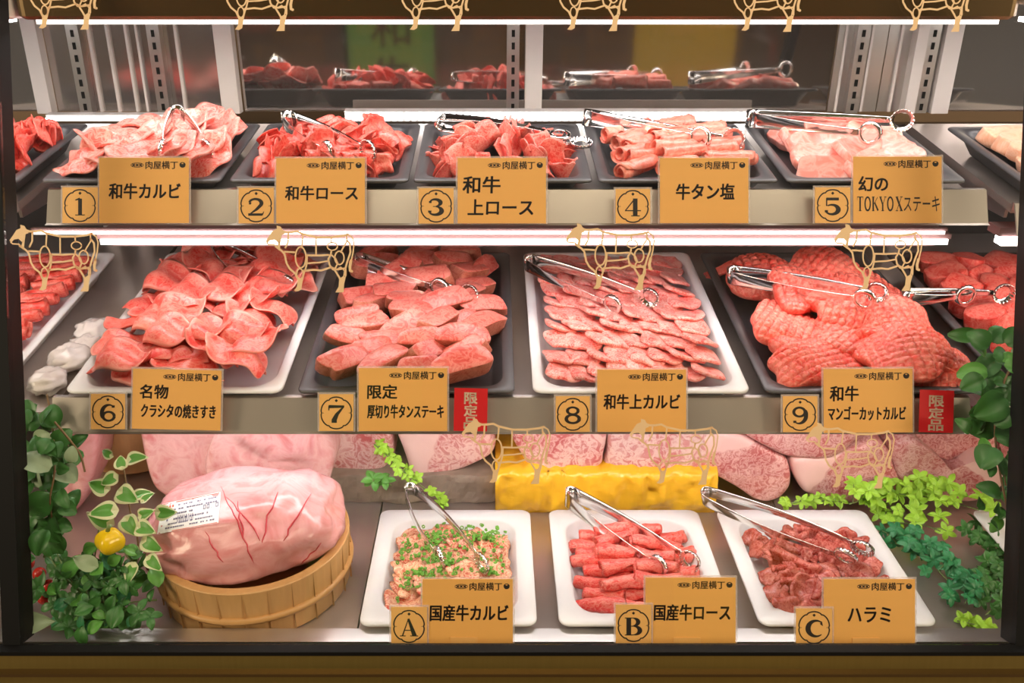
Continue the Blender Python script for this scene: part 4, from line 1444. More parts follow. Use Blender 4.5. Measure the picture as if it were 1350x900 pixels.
def card_frame(rect, D, lean=None, roll=0.0):
    """frame at the card's bottom middle: x right, y up the card, z to the front"""
    x0, y0, x1, y1 = rect
    c = on_D((x0 + x1) / 2, y1, D)
    M4 = Matrix.Translation(c) @ Matrix.Rotation(PI / 2 - (TH if lean is None else lean), 4, 'X') @ Matrix.Rotation(roll, 4, 'Z')
    s = D / FPX
    return M4, s


def card_body(w, h, mat, name):
    g = G()
    g.loft([[(x, y, z) for x, y in ((-w / 2, 0), (w / 2, 0), (w / 2, h), (-w / 2, h))] for z in (0, .0006)])
    return g.mesh(name, mat, False)


def sleeve(w, h):
    """clear border of the plastic sleeve"""
    g = G()
    e = .0022
    g.loft([[(x, y, z) for x, y in ((-w / 2 - e, -.0005), (w / 2 + e, -.0005), (w / 2 + e, h + e), (-w / 2 - e, h + e))] for z in (-.0007, -.0002)])
    return g.mesh('sleeve', M['sleeve'], False)


m_, nt_, b_ = newmat('clear_sleeve')
tr_ = nt_.nodes.new('ShaderNodeBsdfTransparent'); mx_ = nt_.nodes.new('ShaderNodeMixShader'); mx_.inputs[0].default_value = .30
b_.inputs['Base Color'].default_value = (.9, .8, .75, 1); b_.inputs['Roughness'].default_value = .15
nt_.links.new(tr_.outputs[0], mx_.inputs[1]); nt_.links.new(b_.outputs[0], mx_.inputs[2])
nt_.links.new(mx_.outputs[0], nt_.nodes['Material Output'].inputs['Surface'])
M['sleeve'] = m_


def name_card(rect, lines, D, label, lean=None, roll=0.0, slot=False):
    M4, s = card_frame(rect, D, lean, roll)
    x0, y0, x1, y1 = rect
    w, h = (x1 - x0) * s, (y1 - y0) * s
    cx = (x0 + x1) / 2
    t = tag(link('name_card', card_body(w, h, M['card'], 'name_card'), None, M4), label, 'price card')
    link('sleeve', sleeve(w, h), t)
    g = G()
    logo(g, (x1 - 76.5 - cx) * s, (y1 - y0 - 15) * s, (x1 - 4.5 - cx) * s, (y1 - y0 - 4.3) * s)
    link('shop_mark', g.mesh('shop_mark', M['ink'], False), t)
    for txt, (a, b, c, d) in lines:
        if txt.startswith('TOKYO'):
            v1, f1 = glyphs('TOKYO X', .72)
            mid = a + (c - a) * .555
            g = G()
            z = v1[:, 2].copy()
            v = fit(v1, (a - cx) * s, (y1 - d) * s, (mid - cx) * s, (y1 - b) * s, .0007)
            v[:, 2] += z
            g.add(v, f1)
            v2, f2 = text_mesh('ステーキ', .006)
            g.add(fit(v2, (mid + 1 - cx) * s, (y1 - d) * s, (c - cx) * s, (y1 - b) * s, .0007), f2)
        else:
            v, f = text_mesh(txt, .0)
            g = G()
            bold = .050 * (d - b) * s
            for dx, dy in ((0, 0), (bold, 0), (0, bold * .8), (bold, bold * .8), (bold * .5, bold * .4)):
                g.add(fit(v, (a - cx) * s + dx, (y1 - d) * s + dy, (c - cx) * s - bold + dx, (y1 - b) * s - bold + dy, .0007, .03), f)
        link('lettering', g.mesh('lettering', M['ink'], False), t)
    if slot:
        g = G().box((0, .0045, .0010), (w * .30, .008, .0010))
        link('stand_tab', g.mesh('stand_tab', M['card2'], False), t, Matrix.Translation((-w * .04, 0, 0)))
    return t


def number_card(rect, ch, D, label, lean=None, roll=0.0, over=False):
    M4, s = card_frame(rect, D, lean, roll)
    x0, y0, x1, y1 = rect
    w, h = (x1 - x0) * s, (y1 - y0) * s
    if over:
        M4 = M4 @ Matrix.Translation((0, 0, .0020))
    t = tag(link('number_card', card_body(w, h, M['card2'], 'number_card'), None, M4), label, 'number card')
    link('sleeve', sleeve(w, h), t)
    g = G()
    R = 20.3 * s
    cy = h * .49
    pts = []
    n = 96
    for i in range(n):
        a = 2 * PI * i / n
        # eight flat lobes with a small nick between them
        q = (a / (2 * PI) * 6 + .5) % 1
        r = R * (1 + .028 * math.sin(PI * q) - .05 * math.exp(-((min(q, 1 - q)) / .06) ** 2))
        pts.append((r * math.sin(a) * .985, cy + r * math.cos(a), 1.75 * s))
    v, f = brush(pts, True)
    g.add([(p[0], p[1], .0007) for p in v], f)
    for a in (0, 90, 270):
        rr = R * (.80 if a == 0 else .84)
        k = (2.2 if a == 0 else 1.0) * s
        c = (rr * math.sin(math.radians(a)), cy + rr * math.cos(math.radians(a)))
        g.add([(c[0] + k * dx, c[1] + k * dy * (1 if a == 0 else .5), .0007) for dx, dy in ((1, 0), (0, 1), (-1, 0), (0, -1))], [(0, 1, 2, 3)])
    link('emblem_ring', g.mesh('emblem_ring', M['ink'], False), t)
    v, f = glyphs(ch)
    z = v[:, 2].copy()
    gw = (10.5 if ch in '12345679' else 11) if ch not in 'ABC' else (11.5 if ch != 'A' else 12)
    if ch == '1':
        gw = 6.5
    v = fit(v, -gw * s, cy - 13.0 * s, gw * s, cy + 10.5 * s, .0007)
    v[:, 2] += z
    link('numeral', G().add(v, f).mesh('numeral', M['ink'], False), t)
    return t


DT = 1.060
LEAN6 = math.radians(24)
for rect, ch in (((82.6, 247, 129, 294), '1'), ((314.8, 247.6, 361, 294.3), '2'), ((552, 248, 598, 294.6), '3'), ((811.6, 249, 857, 294.4), '4'), ((1074.4, 247, 1120.7, 294), '5')):
    number_card(rect, ch, DT, 'small ochre card with the number %s in a scalloped ring' % ch)
for rect, ch in (((120, 519, 165, 565.5), '6'), ((421, 519.4, 466, 567.8), '7'), ((732.6, 522, 777.5, 569), '8'), ((1032, 522, 1077.4, 569.4), '9')):
    number_card(rect, ch, DT, 'small ochre card with the number %s in a scalloped ring' % ch)
name_card((131, 208, 249, 294), [('和牛カルビ', (143.3, 241.2, 238, 262.6))], DT, 'ochre name card on the rail right of number 1')
name_card((364.4, 208.6, 481, 294.4), [('和牛ロース', (375.6, 244.6, 471.9, 264.3))], DT, 'ochre name card on the rail right of number 2')
name_card((603.4, 208.3, 719.7, 294.4), [('和牛', (609.6, 232, 659.7, 255)), ('上ロース', (616.3, 262.4, 703, 283.5))], DT, 'two-line ochre name card on the rail right of number 3')
name_card((870, 208.3, 986.4, 294), [('牛タン塩', (890.7, 241.7, 968, 263.6))], DT, 'ochre name card on the rail right of number 4')
name_card((1124.7, 206.5, 1241, 294), [('幻の', (1131, 232, 1170.4, 252)), ('TOKYO', (1129.6, 258.7, 1238.5, 278.7))], DT, 'two-line ochre name card on the rail right of number 5')
name_card((174, 487, 290.5, 566), [('名物', (183, 507, 221, 526)), ('クラシタの焼きすき', (185, 532.5, 284, 551))], DT, 'tilted two-line ochre name card right of number 6', roll=-.022)
name_card((473, 485, 589.6, 568), [('限定', (484, 506.6, 523.8, 525.7)), ('厚切り牛タンステーキ', (484, 532.8, 585, 551.4))], DT, 'two-line ochre name card between number 7 and a red card')
name_card((787.4, 487, 904.4, 569), [('和牛上カルビ', (795.3, 519, 896.3, 539.6))], DT, 'ochre name card on the rail right of number 8')
name_card((1086, 486, 1203, 570), [('和牛', (1093.7, 508, 1132, 528.7)), ('マンゴーカットカルビ', (1091, 535, 1194, 554))], DT, 'two-line ochre name card between number 9 and a red card', roll=.006)
DB = 1.032
name_card((557, 763, 676, 849), [('国産牛カルビ', (566.4, 796.4, 670, 818.4))], DB, 'ochre name card standing behind the letter A card', slot=True)
name_card((851, 761, 969.6, 849.5), [('国産牛ロース', (861.6, 795.7, 962.6, 817.8))], DB, 'ochre name card standing behind the letter B card', slot=True)
name_card((1086, 763, 1206, 850), [('ハラミ', (1117, 799.6, 1174, 820))], DB, 'ochre name card standing behind the letter C card', slot=True)
for rect, ch in (((516, 799, 563, 849), 'A'), ((811.5, 796, 858, 849.5), 'B'), ((1048.5, 801, 1096, 850), 'C')):
    number_card(rect, ch, DB, 'small ochre card with the letter %s in a scalloped ring' % ch, over=True)
for rect, tx, lb, rl in (((598, 511.5, 642, 568), (611, 517, 628.7, 565.7), 'red vertical card with cream writing right of number 7', -.02), ((1211, 514, 1256, 570), (1223, 521, 1243, 568.5), 'red vertical card with cream writing right of number 9', -.03)):
    M4, s = card_frame(rect, DT - .003, None, rl)
    x0, y0, x1, y1 = rect
    t = tag(link('special_card', card_body((x1 - x0) * s, (y1 - y0) * s, M['redcard'], 'special_card'), None, M4), lb, 'card')
    g = G()
    hh = (tx[3] - tx[1]) / 3
    for i, chh in enumerate('限定品'):
        v, f = text_mesh(chh, .0)
        yt = tx[1] + hh * i
        cx = (x0 + x1) / 2
        for dx, dy in ((0, 0), (.9, 0), (0, .8), (.9, .8)):
            g.add(fit(v, (tx[0] - cx + dx) * s, (y1 - yt - hh * .95 + dy) * s, (tx[2] - cx - .9 + dx) * s, (y1 - yt - .8 + dy) * s, .0008), f)
    link('lettering', g.mesh('lettering', M['cream_ink'], False), t)

# green banner writing (reversed on this side, it reads in the mirror)
g = G()
for i, chh in enumerate('和牛'):
    v, f = text_mesh(chh, .012)
    v = fit(v, .12, 1.00 - i * .23, .31, 1.19 - i * .23, .0025)
    g.add([(p[0], p[2], p[1]) for p in v], f)
link('lettering', g.mesh('lettering', M['ink'], False), ban)

# ------------------------------------------------------------------ cut-diagram decals on the glass
COW = [
    ([(290, 165), (345, 185), (400, 185), (470, 175), (525, 205), (600, 222), (680, 240), (830, 240), (960, 225), (1015, 208)], 20),
    ([(235, 340), (300, 385), (330, 420), (350, 520), (385, 580), (440, 625), (475, 700)], 18),
    ([(375, 195), (370, 290), (340, 350)], 17),
    ([(300, 170), (280, 290), (270, 370)], 17),
    ([(330, 395), (445, 400)], 17),
    ([(530, 205), (518, 335)], 15),
    ([(503 + 57 * math.cos(a), 455 + 112 * math.sin(a)) for a in np.linspace(0, 2 * PI, 20)], 14),
    ([(672, 245), (668, 425)], 15),
    ([(565, 432), (700, 435), (805, 428)], 17),
    ([(570, 518), (700, 510), (805, 492)], 15),
    ([(530, 600), (640, 588), (720, 597), (830, 560), (890, 585), (985, 572)], 18),
    ([(572, 432), (568, 520), (548, 600)], 16),
    ([(835, 240), (835, 295)], 14),
    ([(845 + 55 * math.cos(a), 337 + 42 * math.sin(a)) for a in np.linspace(0, 2 * PI, 16)], 12),
    ([(835, 380), (828, 425), (800, 470), (815, 540), (850, 585)], 17),
    ([(920 + 50 * math.cos(a), 460 + 72 * math.sin(a)) for a in np.linspace(0, 2 * PI, 18)], 14),
    ([(830, 425), (880, 470), (900, 520), (870, 580)], 15),
    ([(1000, 222), (1000, 290), (955, 360), (935, 400)], 14),
    ([(1000, 265), (1035, 310), (1040, 400), (1005, 500), (985, 570), (985, 650)], 18),
    ([(1012, 210), (1060, 240), (1080, 300), (1068, 400), (1045, 500)], 13),
    ([(1045, 490), (1032, 550), (1035, 600), (1052, 605)], 26),
    ([(865, 585), (905, 650), (935, 705)], 18),
    ([(545, 590), (530, 640), (512, 705)], 18),
    ([(492 + 34 * math.cos(a), 632 + 55 * math.sin(a)) for a in np.linspace(0, 2 * PI, 16)], 12),
    ([(890, 585), (935, 560), (975, 600), (965, 660), (935, 680)], 13),
    ([(140, 300), (160, 318), (225, 322), (255, 350)], 13),
]
COWP = [
    [(125, 282), (160, 235), (205, 170), (250, 150), (248, 114), (292, 125), (308, 155), (345, 185), (330, 205), (300, 215), (285, 290), (262, 300), (225, 265), (175, 272), (150, 300)],
    [(265, 290), (290, 285), (278, 372), (250, 350), (258, 320)],
    [(465, 690), (525, 690), (512, 760), (505, 800), (470, 820), (425, 815), (458, 770)],
    [(915, 690), (990, 655), (968, 740), (962, 830), (872, 832), (908, 770)],
]


def cow_mesh():
    g = G()
    sc = 1.0
    for poly, w in COW:
        P = [(x - 605, 470 - y, w * 1.12) for x, y in poly]
        v, f = brush(P)
        n = len(v)
        t = 6.0
        v2 = [(p[0], p[1], t) for p in v]
        ff = list(f) + []
        g.add(v2, f)
        for x, y, ww in (P[0], P[-1]):
            g.add([(x + ww / 2 * math.cos(a), y + ww / 2 * math.sin(a), t) for a in np.linspace(0, 2 * PI, 10, endpoint=False)], [tuple(range(10))])
    for poly in COWP:
        g.add([(x - 605, 470 - y, 6.2) for x, y in poly], [tuple(range(len(poly) - 1, -1, -1))])
    k = (1 / 8.18) * 1.0 / FPX      # to metres at one metre from the lens
    return mk('cut_diagram_decal', [(p[0] * k, p[1] * k, p[2] * k * .5) for p in g.v], g.f, M['decal'], False)


CM = cow_mesh()
cows = [((72, 296, '')), ]
DEC = [(72, -6, 'topmost row, leftmost, over the left end of the canopy'), (331, -4, 'top row, above the tray behind card 2'), (562, -4, 'top row, left of the centre post'), (770, -4, 'top row, right of the centre post'),
       (1000, -3, 'top row, above the tray behind card 5'), (1222, -3, 'top row, near the right canopy end'),
       (72, 340, 'under the left end of the upper shelf'), (409, 341, 'over the right corner of the white tray behind card 6'), (804, 338, 'over the white tray behind card 8'), (1157, 339, 'over the black tray behind card 9'),
       (667, 594, 'below the red card of number 7'), (888, 595, 'over the yellow wrapped board'), (1120, 600, 'below number 9, over the marbled joints')]
for px, py, lb in DEC:
    p = on_glass(px, py, .0)
    Dq = (p - CAM).dot(Vector((0, TC, -TS)))
    m4 = Matrix.Translation(on_glass(px, py, .0002)) @ GROT @ Matrix.Scale(Dq * 1.0, 4)
    tag(link('cut_diagram_decal', CM, None, m4), 'tan cow cut diagram decal, ' + lb, 'decal')
# ------------------------------------------------------------------ tongs
def tongs(hinge, t1, t2, label, wid=.022, bow=.10):
    """hinge point, two jaw centres (world)"""
    H, A, B = Vector(hinge), Vector(t1), Vector(t2)
    mid = (A + B) / 2
    ax = (mid - H).normalized()
    sep = (B - A)
    sep = (sep - ax * sep.dot(ax)).normalized()
    nrm = ax.cross(sep).normalized()
    L = (mid - H).length
    rot = Matrix((ax, sep, nrm)).transposed().to_4x4()
    t = thing('tongs', label, 'tongs', Matrix.Translation(H) @ rot)
    Mi = (Matrix.Translation(H) @ rot).inverted()
    # spring hinge: a strip bent round
    g = G()
    r = .0065
    rings = []
    for i in range(11):
        a = -PI / 2 - PI * i / 10
        for_ = []
        for rr, zz in ((r, -wid / 2), (r, wid / 2), (r + .0012, wid / 2), (r + .0012, -wid / 2)):
            for_.append((rr * math.cos(a) , rr * math.sin(a), zz))
        rings.append(for_)
    g.loft(rings)
    link('hinge', g.mesh('hinge', M['chrome']), t)
    for tip in (A, B):
        p = Mi @ tip
        sg = 1 if p.y > 0 else -1
        R = .0138
        d = Vector((p.x, p.y - sg * r, p.z))
        dl = d.length
        n = 14
        rings = []
        for i in range(n + 1):
            u = i / n
            c = Vector((0, sg * r, 0)) + d * (u * (1 - R / dl)) + Vector((0, sg * bow * dl * .25 * math.sin(PI * u), 0))
            w = wid * (1 - .62 * u ** .8)
            lip = .0016 * (1 - .5 * u)
            th = .0006
            # shallow channel: edges turned outwards
            prof = [(-w / 2, sg * lip * 1.3), (-w / 2 + .0012, sg * .0002), (w / 2 - .0012, sg * .0002), (w / 2, sg * lip * 1.3), (w / 2 - .0008, sg * (lip * 1.3 + .0003)), (w / 2 - .002, sg * .0012), (-w / 2 + .002, sg * .0012), (-w / 2 + .0008, sg * (lip * 1.3 + .0003))]
            rings.append([c + Vector((0, b, a)) for a, b in prof])
        g = G().loft(rings)
        arm = link('arm', g.mesh('arm', M['chrome']), t)
        # scalloped ring jaw
        g = G()
        c0 = p
        e1 = (d.normalized())
        e2 = Vector((0, 0, 1)) - e1 * e1.z
        e2.normalize()
        e3 = e1.cross(e2)
        if e3.y * sg > 0:
            e3 = -e3          # towards the other jaw
        N = 72
        rr_ = []
        for i in range(N):
            a = 2 * PI * i / N
            tooth = .5 + .5 * math.cos(a * 18)
            tooth = tooth ** .6
            ca, sa = math.cos(a), math.sin(a)
            rad = e1 * ca + e2 * sa
            o_ = .0024 * tooth
            rr_.append([c0 + rad * (R - .0042), c0 + rad * (R - .0012), c0 + rad * (R + .0002) + e3 * (.0028 + o_), c0 + rad * (R + .0010) + e3 * (.0026 + o_), c0 + rad * (R + .0002) - e3 * .0006, c0 + rad * (R - .0040) - e3 * .0008])
        rr_.append(rr_[0])
        g.loft(rr_, False, False)
        link('jaw', g.mesh('jaw', M['chrome']), arm)
    return t


def tp(T, px, py, h):
    """world point under a pixel at height h above a tray's foot"""
    q = on_frame(TRAYS[T]['M'], px, py, h)
    return TRAYS[T]['M'] @ q


tongs(tp('T1', 234, 152, .075), tp('T1', 212, 198, .050), tp('T1', 276, 198, .044), 'tongs standing with the hinge up in the meat behind card 1', bow=.15)
tongs(tp('T2', 379, 158, .052), tp('T2', 430, 201, .050), tp('T2', 487, 199, .050), 'tongs spread open over the red curls behind card 2', bow=.15)
tongs(tp('T3', 583, 161, .050), tp('T3', 738, 176, .048), tp('T3', 766, 190, .036), 'tongs lying along the rear of the tray behind card 3')
tongs(tp('T4', 776, 155, .046), tp('T4', 922, 182, .056), tp('T4', 968, 184, .050), 'tongs lying across the rolls behind card 4')
tongs(tp('T5', 991, 156, .048), tp('T5', 1146, 176, .062), tp('T5', 1189, 158, .062), 'tongs lying across the pork steaks behind card 5')
tongs(tp('M6', 287, 327, .070), tp('M6', 321, 372, .050), tp('M6', 384, 372, .056), 'tongs reaching forward from the shade over the wavy slices', bow=.12)
tongs(tp('M7', 474, 344, .058), tp('M7', 578, 380, .058), tp('M7', 620, 388, .056), 'tongs lying across the thick tongue steaks')
tongs(tp('M8', 698, 346, .060), tp('M8', 806, 402, .050), tp('M8', 857, 391, .056), 'tongs spread over the square slices in the white tray')
tongs(tp('M9', 966, 362, .070), tp('M9', 1139, 395, .085), tp('M9', 1156, 384, .090), 'tongs lying on the scored beef heap')
tongs(tp('MR', 1195, 392, .060), tp('MR', 1274, 390, .060), tp('MR', 1322, 386, .060), 'tongs over the red chunks at the right edge')
tongs(tp('BA', 541, 648, .060), tp('BA', 577, 735, .046), tp('BA', 637, 741, .046), 'tongs standing open in the marinated beef behind card A', bow=.14)
tongs(tp('BB', 752, 655, .060), tp('BB', 866, 746, .050), tp('BB', 911, 738, .050), 'tongs lying open over the red rolls behind card B', wid=.026)
tongs(tp('BC', 932, 654, .070), tp('BC', 1114, 735, .060), tp('BC', 1138, 721, .070), 'tongs lying over the dark slices behind card C', wid=.026)


# ------------------------------------------------------------------ leaves
def leaf_pts(l, w, kind, seed=0):
    """leaf in the x-y plane from the stalk at the origin along +x: verts, faces, material of each face"""
    rs = np.random.RandomState(seed)
    nu, nv = 8, 6
    v, f, m = [], [], []
    for i in range(nu + 1):
        u = i / nu
        if kind == 'heart':
            hw = w * (math.sin(PI * min(1, u * 1.0) ** .62) ** .9) * .5 + 1e-4
        elif kind == 'round':
            hw = w * .5 * math.sin(PI * (.03 + .95 * u) ** .85) ** .55 + 1e-4
        elif kind == 'oval':
            hw = w * .5 * math.sin(PI * u) ** .75 + 1e-4
        else:
            hw = w * .5 * math.sin(PI * u ** 1.15) ** .7 + 1e-4
        for j in range(nv + 1):
            q = j / nv * 2 - 1
            x = l * u - (l * .10 * abs(q) * (1 - u) * 2 if kind == 'heart' else 0)
            z = .18 * abs(q) * hw - .55 * l * (u - .35) ** 2 + .04 * w * math.sin(q * 5 + seed)
            v.append((x, hw * q, z))
    for i in range(nu):
        for j in range(nv):
            f.append((i * (nv + 1) + j, (i + 1) * (nv + 1) + j, (i + 1) * (nv + 1) + j + 1, i * (nv + 1) + j + 1))
            m.append(1 if j in (0, nv - 1) or i == nu - 1 or i == 0 else 0)
    return v, f, m


def facing(n, roll):
    """rotation that turns a leaf's +z towards n, leaf axis turned by roll"""
    n = Vector(n).normalized()
    q = Vector((0, 0, 1)).rotation_difference(n).to_matrix()
    return q @ Matrix.Rotation(roll, 3, 'Z')


def add_leaf(g, p, l, w, kind, nrm, roll, seed, mi=None):
    v, f, m = leaf_pts(l, w, kind, seed)
    R = facing(nrm, roll)
    g.add([R @ Vector(q) + Vector(p) for q in v], f, 0)
    k = len(f)
    g.mi[-k:] = m if mi is None else [mi] * k


def cluster(g, p, l, w, n, nrm, seed):
    """five-fingered leaf"""
    rs = random.Random(seed)
    a0 = rs.uniform(0, 6)
    for k in range(n):
        add_leaf(g, p, l * rs.uniform(.85, 1.1), w, 'oval', Vector(nrm) + Vector((rs.uniform(-.3, .3),) * 3), a0 + 2 * PI * k / n, seed + k, 0)


PR = random.Random(12)
TOCAM = Vector((0, -.72, .69))


def jn(s=.6):
    return TOCAM + Vector((PR.uniform(-s, s), PR.uniform(-s, s), PR.uniform(-s, s)))


def finish_plant(name, label, cat, stems, gl, mats, smat, base):
    base = Vector(base)
    t = thing(name, label, cat, Matrix.Translation(base))
    inv = Matrix.Translation(-base)
    for s in stems:
        link('stem', s.mesh('stem', smat), t, inv)
    link('foliage', gl.mesh('foliage', None, True, mats), t, inv)
    return t


def twig(P, r=.0011):
    """smoothed tube through the points"""
    C = []
    for i in range(len(P) - 1):
        p0, p1, p2, p3 = P[max(i - 1, 0)], P[i], P[i + 1], P[min(i + 2, len(P) - 1)]
        for k in range(5):
            t = k / 5
            C.append(.5 * ((2 * p1) + (p2 - p0) * t + (2 * p0 - 5 * p1 + 4 * p2 - p3) * t * t + (3 * p1 - p0 - 3 * p2 + p3) * t ** 3))
    C.append(P[-1])
    return G().tube(C, r, 6), C


pxm = lambda D: D / FPX
# left hanging ivy
D0 = 1.035
P = [on_D(x, y, D0 + dd) for x, y, dd in ((62, 520, .05), (70, 570, .02), (72, 620, 0), (66, 660, 0), (72, 700, .01))]
s1, C1 = twig(P)
P2 = [on_D(x, y, D0) for x, y in ((72, 556), (92, 580), (106, 600), (112, 622))]
s2, C2 = twig(P2, .0013)
g = G()
for x, y, l, w, a in ((66, 553, 26, 22, 1.9), (28, 552, 24, 20, 2.4), (52, 576, 30, 24, -2.9), (28, 592, 26, 26, 2.9), (48, 615, 40, 28, 3.0), (85, 604, 30, 24, .5), (88, 622, 28, 26, -.5), (32, 640, 34, 26, -2.4), (56, 660, 36, 30, -2.2), (76, 655, 24, 22, -.8), (88, 668, 22, 18, -.4),
                     (40, 676, 30, 26, -2.4), (68, 690, 34, 28, -1.3), (36, 702, 32, 24, -2.0), (58, 706, 30, 26, -1.8), (22, 570, 26, 22, 2.8), (30, 622, 28, 24, -2.7), (78, 582, 26, 22, .8), (60, 632, 28, 22, 3.0), (26, 660, 26, 22, -2.6), (50, 590, 28, 24, 2.2), (70, 640, 24, 20, .4), (48, 690, 30, 24, 2.9), (30, 720, 26, 20, -2.2), (76, 712, 26, 22, -.9), (36, 560, 24, 20, 1.6)):
    dd = D0 + PR.uniform(-.015, .02)
    p = on_D(x, y, dd)
    add_leaf(g, p - Vector((math.cos(a), 0, math.sin(a) * .8)) * l * pxm(dd) * .45, l * pxm(dd) * 1.12, w * pxm(dd) * 1.2, 'round', jn(.45), a, PR.randint(0, 99), 1 if PR.random() < .22 else 0)
for k in range(46):
    y = PR.uniform(545, 728)
    x = 58 + PR.gauss(0, 20) - (y > 700) * 5
    if not 24 < x < 102:
        continue
    dd = D0 + PR.uniform(-.01, .035)
    add_leaf(g, on_D(x, y, dd), PR.uniform(20, 30) * pxm(dd), PR.uniform(17, 24) * pxm(dd), 'round', jn(.6), PR.uniform(0, 6.28), k, 1 if PR.random() < .18 else 0)
finish_plant('hanging_ivy', 'dark round-leaved ivy hanging at the left end under the lower shelf', 'plant', [s1, s2], g, [M['leaf_dark'], M['leaf_pale']], M['stem_brown'], P[0])
# variegated ivy
P = [on_D(x, y, 1.07) for x, y in ((160, 600), (166, 635), (172, 675), (182, 715), (178, 760))]
s1, C = twig(P)
g = G()
for x, y, l, w, a in ((146, 600, 22, 14, 2.6), (170, 606, 24, 22, .2), (160, 616, 18, 18, 1.9), (152, 628, 22, 20, -2.6), (140, 644, 26, 24, 2.9), (158, 648, 28, 28, -.5), (178, 654, 22, 18, .4), (150, 672, 32, 26, -2.8), (166, 684, 28, 26, -.9), (184, 680, 22, 18, .2), (144, 690, 34, 24, 2.8), (182, 694, 26, 24, -.4), (208, 675, 24, 22, .0), (190, 712, 28, 24, -.6), (174, 722, 24, 20, -1.4), (196, 735, 26, 20, -.8), (176, 745, 26, 22, -2.0), (188, 660, 18, 14, .8)):
    dd = 1.06 + PR.uniform(-.02, .01)
    add_leaf(g, on_D(x, y, dd), l * pxm(dd), w * pxm(dd), 'heart', jn(.4), a, PR.randint(0, 99))
finish_plant('variegated_ivy', 'ivy with cream-edged leaves in front of the wrapped meat and tub', 'plant', [s1], g, [M['leaf_mid'], M['leaf_cream']], M['stem_brown'], P[-1])
# bush at the bottom left
g = G()
st = []
B0 = on_z(130, 825, DECKZ + .002)
for k in range(9):
    e = on_D(PR.uniform(55, 215), PR.uniform(690, 800), 1.07)
    m = B0.lerp(e, .5) + Vector((0, -.01, .02))
    s_, _ = twig([B0 + Vector((PR.uniform(-.03, .03), 0, 0)), m, e], .0010)
    st.append(s_)
for k in range(150):
    u = PR.random()
    x = PR.gauss(128, 40); y = PR.gauss(775, 32)
    if not (42 < x < 222 and 690 < y < 838) or (x > 195 and y < 770):
        continue
    dd = 1.055 + PR.uniform(-.02, .05) - (y - 770) * .0002
    l = PR.uniform(16, 30) * pxm(dd)
    if k % 3:
        add_leaf(g, on_D(x, y, dd), l, l * .75, 'oval', jn(.7), PR.uniform(0, 6.28), k, PR.choice((0, 0, 1, 1, 2)))
    else:
        cluster(g, on_D(x, y, dd), l * .8, l * .5, 4, jn(.6), k)
cols = finish_plant('leafy_bush', 'bushy mixed green plant in the bottom left corner of the deck', 'plant', st, g, [M['leaf_dark'], M['leaf_mid'], M['leaf_teal']], M['stem'], B0)
for x, y, l, w, a, lb in ((46, 822, 38, 30, .1, 'single pale grey green leaf lying by the black frame'), (110, 745, 34, 22, 2.8, 'pale folded leaf on the front of the leafy bush')):
    g = G()
    add_leaf(g, (0, 0, 0), l * pxm(1.03), w * pxm(1.03), 'heart', TOCAM, a, 3, 0)
    tag(link('loose_leaf', g.mesh('loose_leaf', None, True, [M['leaf_pale']]), None, Matrix.Translation(on_D(x - l * .4 * math.cos(a), y, 1.03))), lb, 'leaf')
# yellow ornament and red berries
yc = on_D(145, 713, 1.036)
oy = thing('yellow_pepper', 'glossy yellow ornamental pepper nestled in the ivy', 'ornament', Matrix.Translation(yc))
rs_ = []
for j in range(12):
    ph = -PI / 2 + PI * (j + .5) / 12
    rs_.append([(.016 * math.cos(ph) * (1 + .10 * math.cos(4 * a)) * math.cos(a), .016 * math.cos(ph) * (1 + .10 * math.cos(4 * a)) * math.sin(a), .015 * math.sin(ph)) for a in np.linspace(0, 2 * PI, 28, endpoint=False)])
link('body', G().loft(rs_).mesh('body', M['yellow']), oy)
link('stalk', G().tube([(0, 0, .013), (.002, -.002, .019), (.005, -.003, .023)], [.003, .002, .0022], 8).mesh('stalk', M['stem']), oy)
for i, (x, y, r) in enumerate(((36, 742, .0085), (52, 756, .0080), (30, 762, .0085), (46, 774, .0085), (64, 772, .0080), (34, 782, .0080), (58, 788, .0080), (104, 740, .0085), (90, 752, .0075), (70, 748, .0075), (72, 790, .0075))):
    rs_ = [[(r * math.cos(-PI / 2 + PI * (j + .5) / 8) * math.cos(a), r * math.cos(-PI / 2 + PI * (j + .5) / 8) * math.sin(a), r * math.sin(-PI / 2 + PI * (j + .5) / 8)) for a in np.linspace(0, 2 * PI, 14, endpoint=False)] for j in range(8)]
    o = link('red_berry', G().loft(rs_).mesh('red_berry', M['berry']), None, Matrix.Translation(on_D(x, y, 1.10)))
    tag(o, 'round red ornamental berry among the leaves of the bottom left bush', 'berry', 'red berries in the bottom left bush')

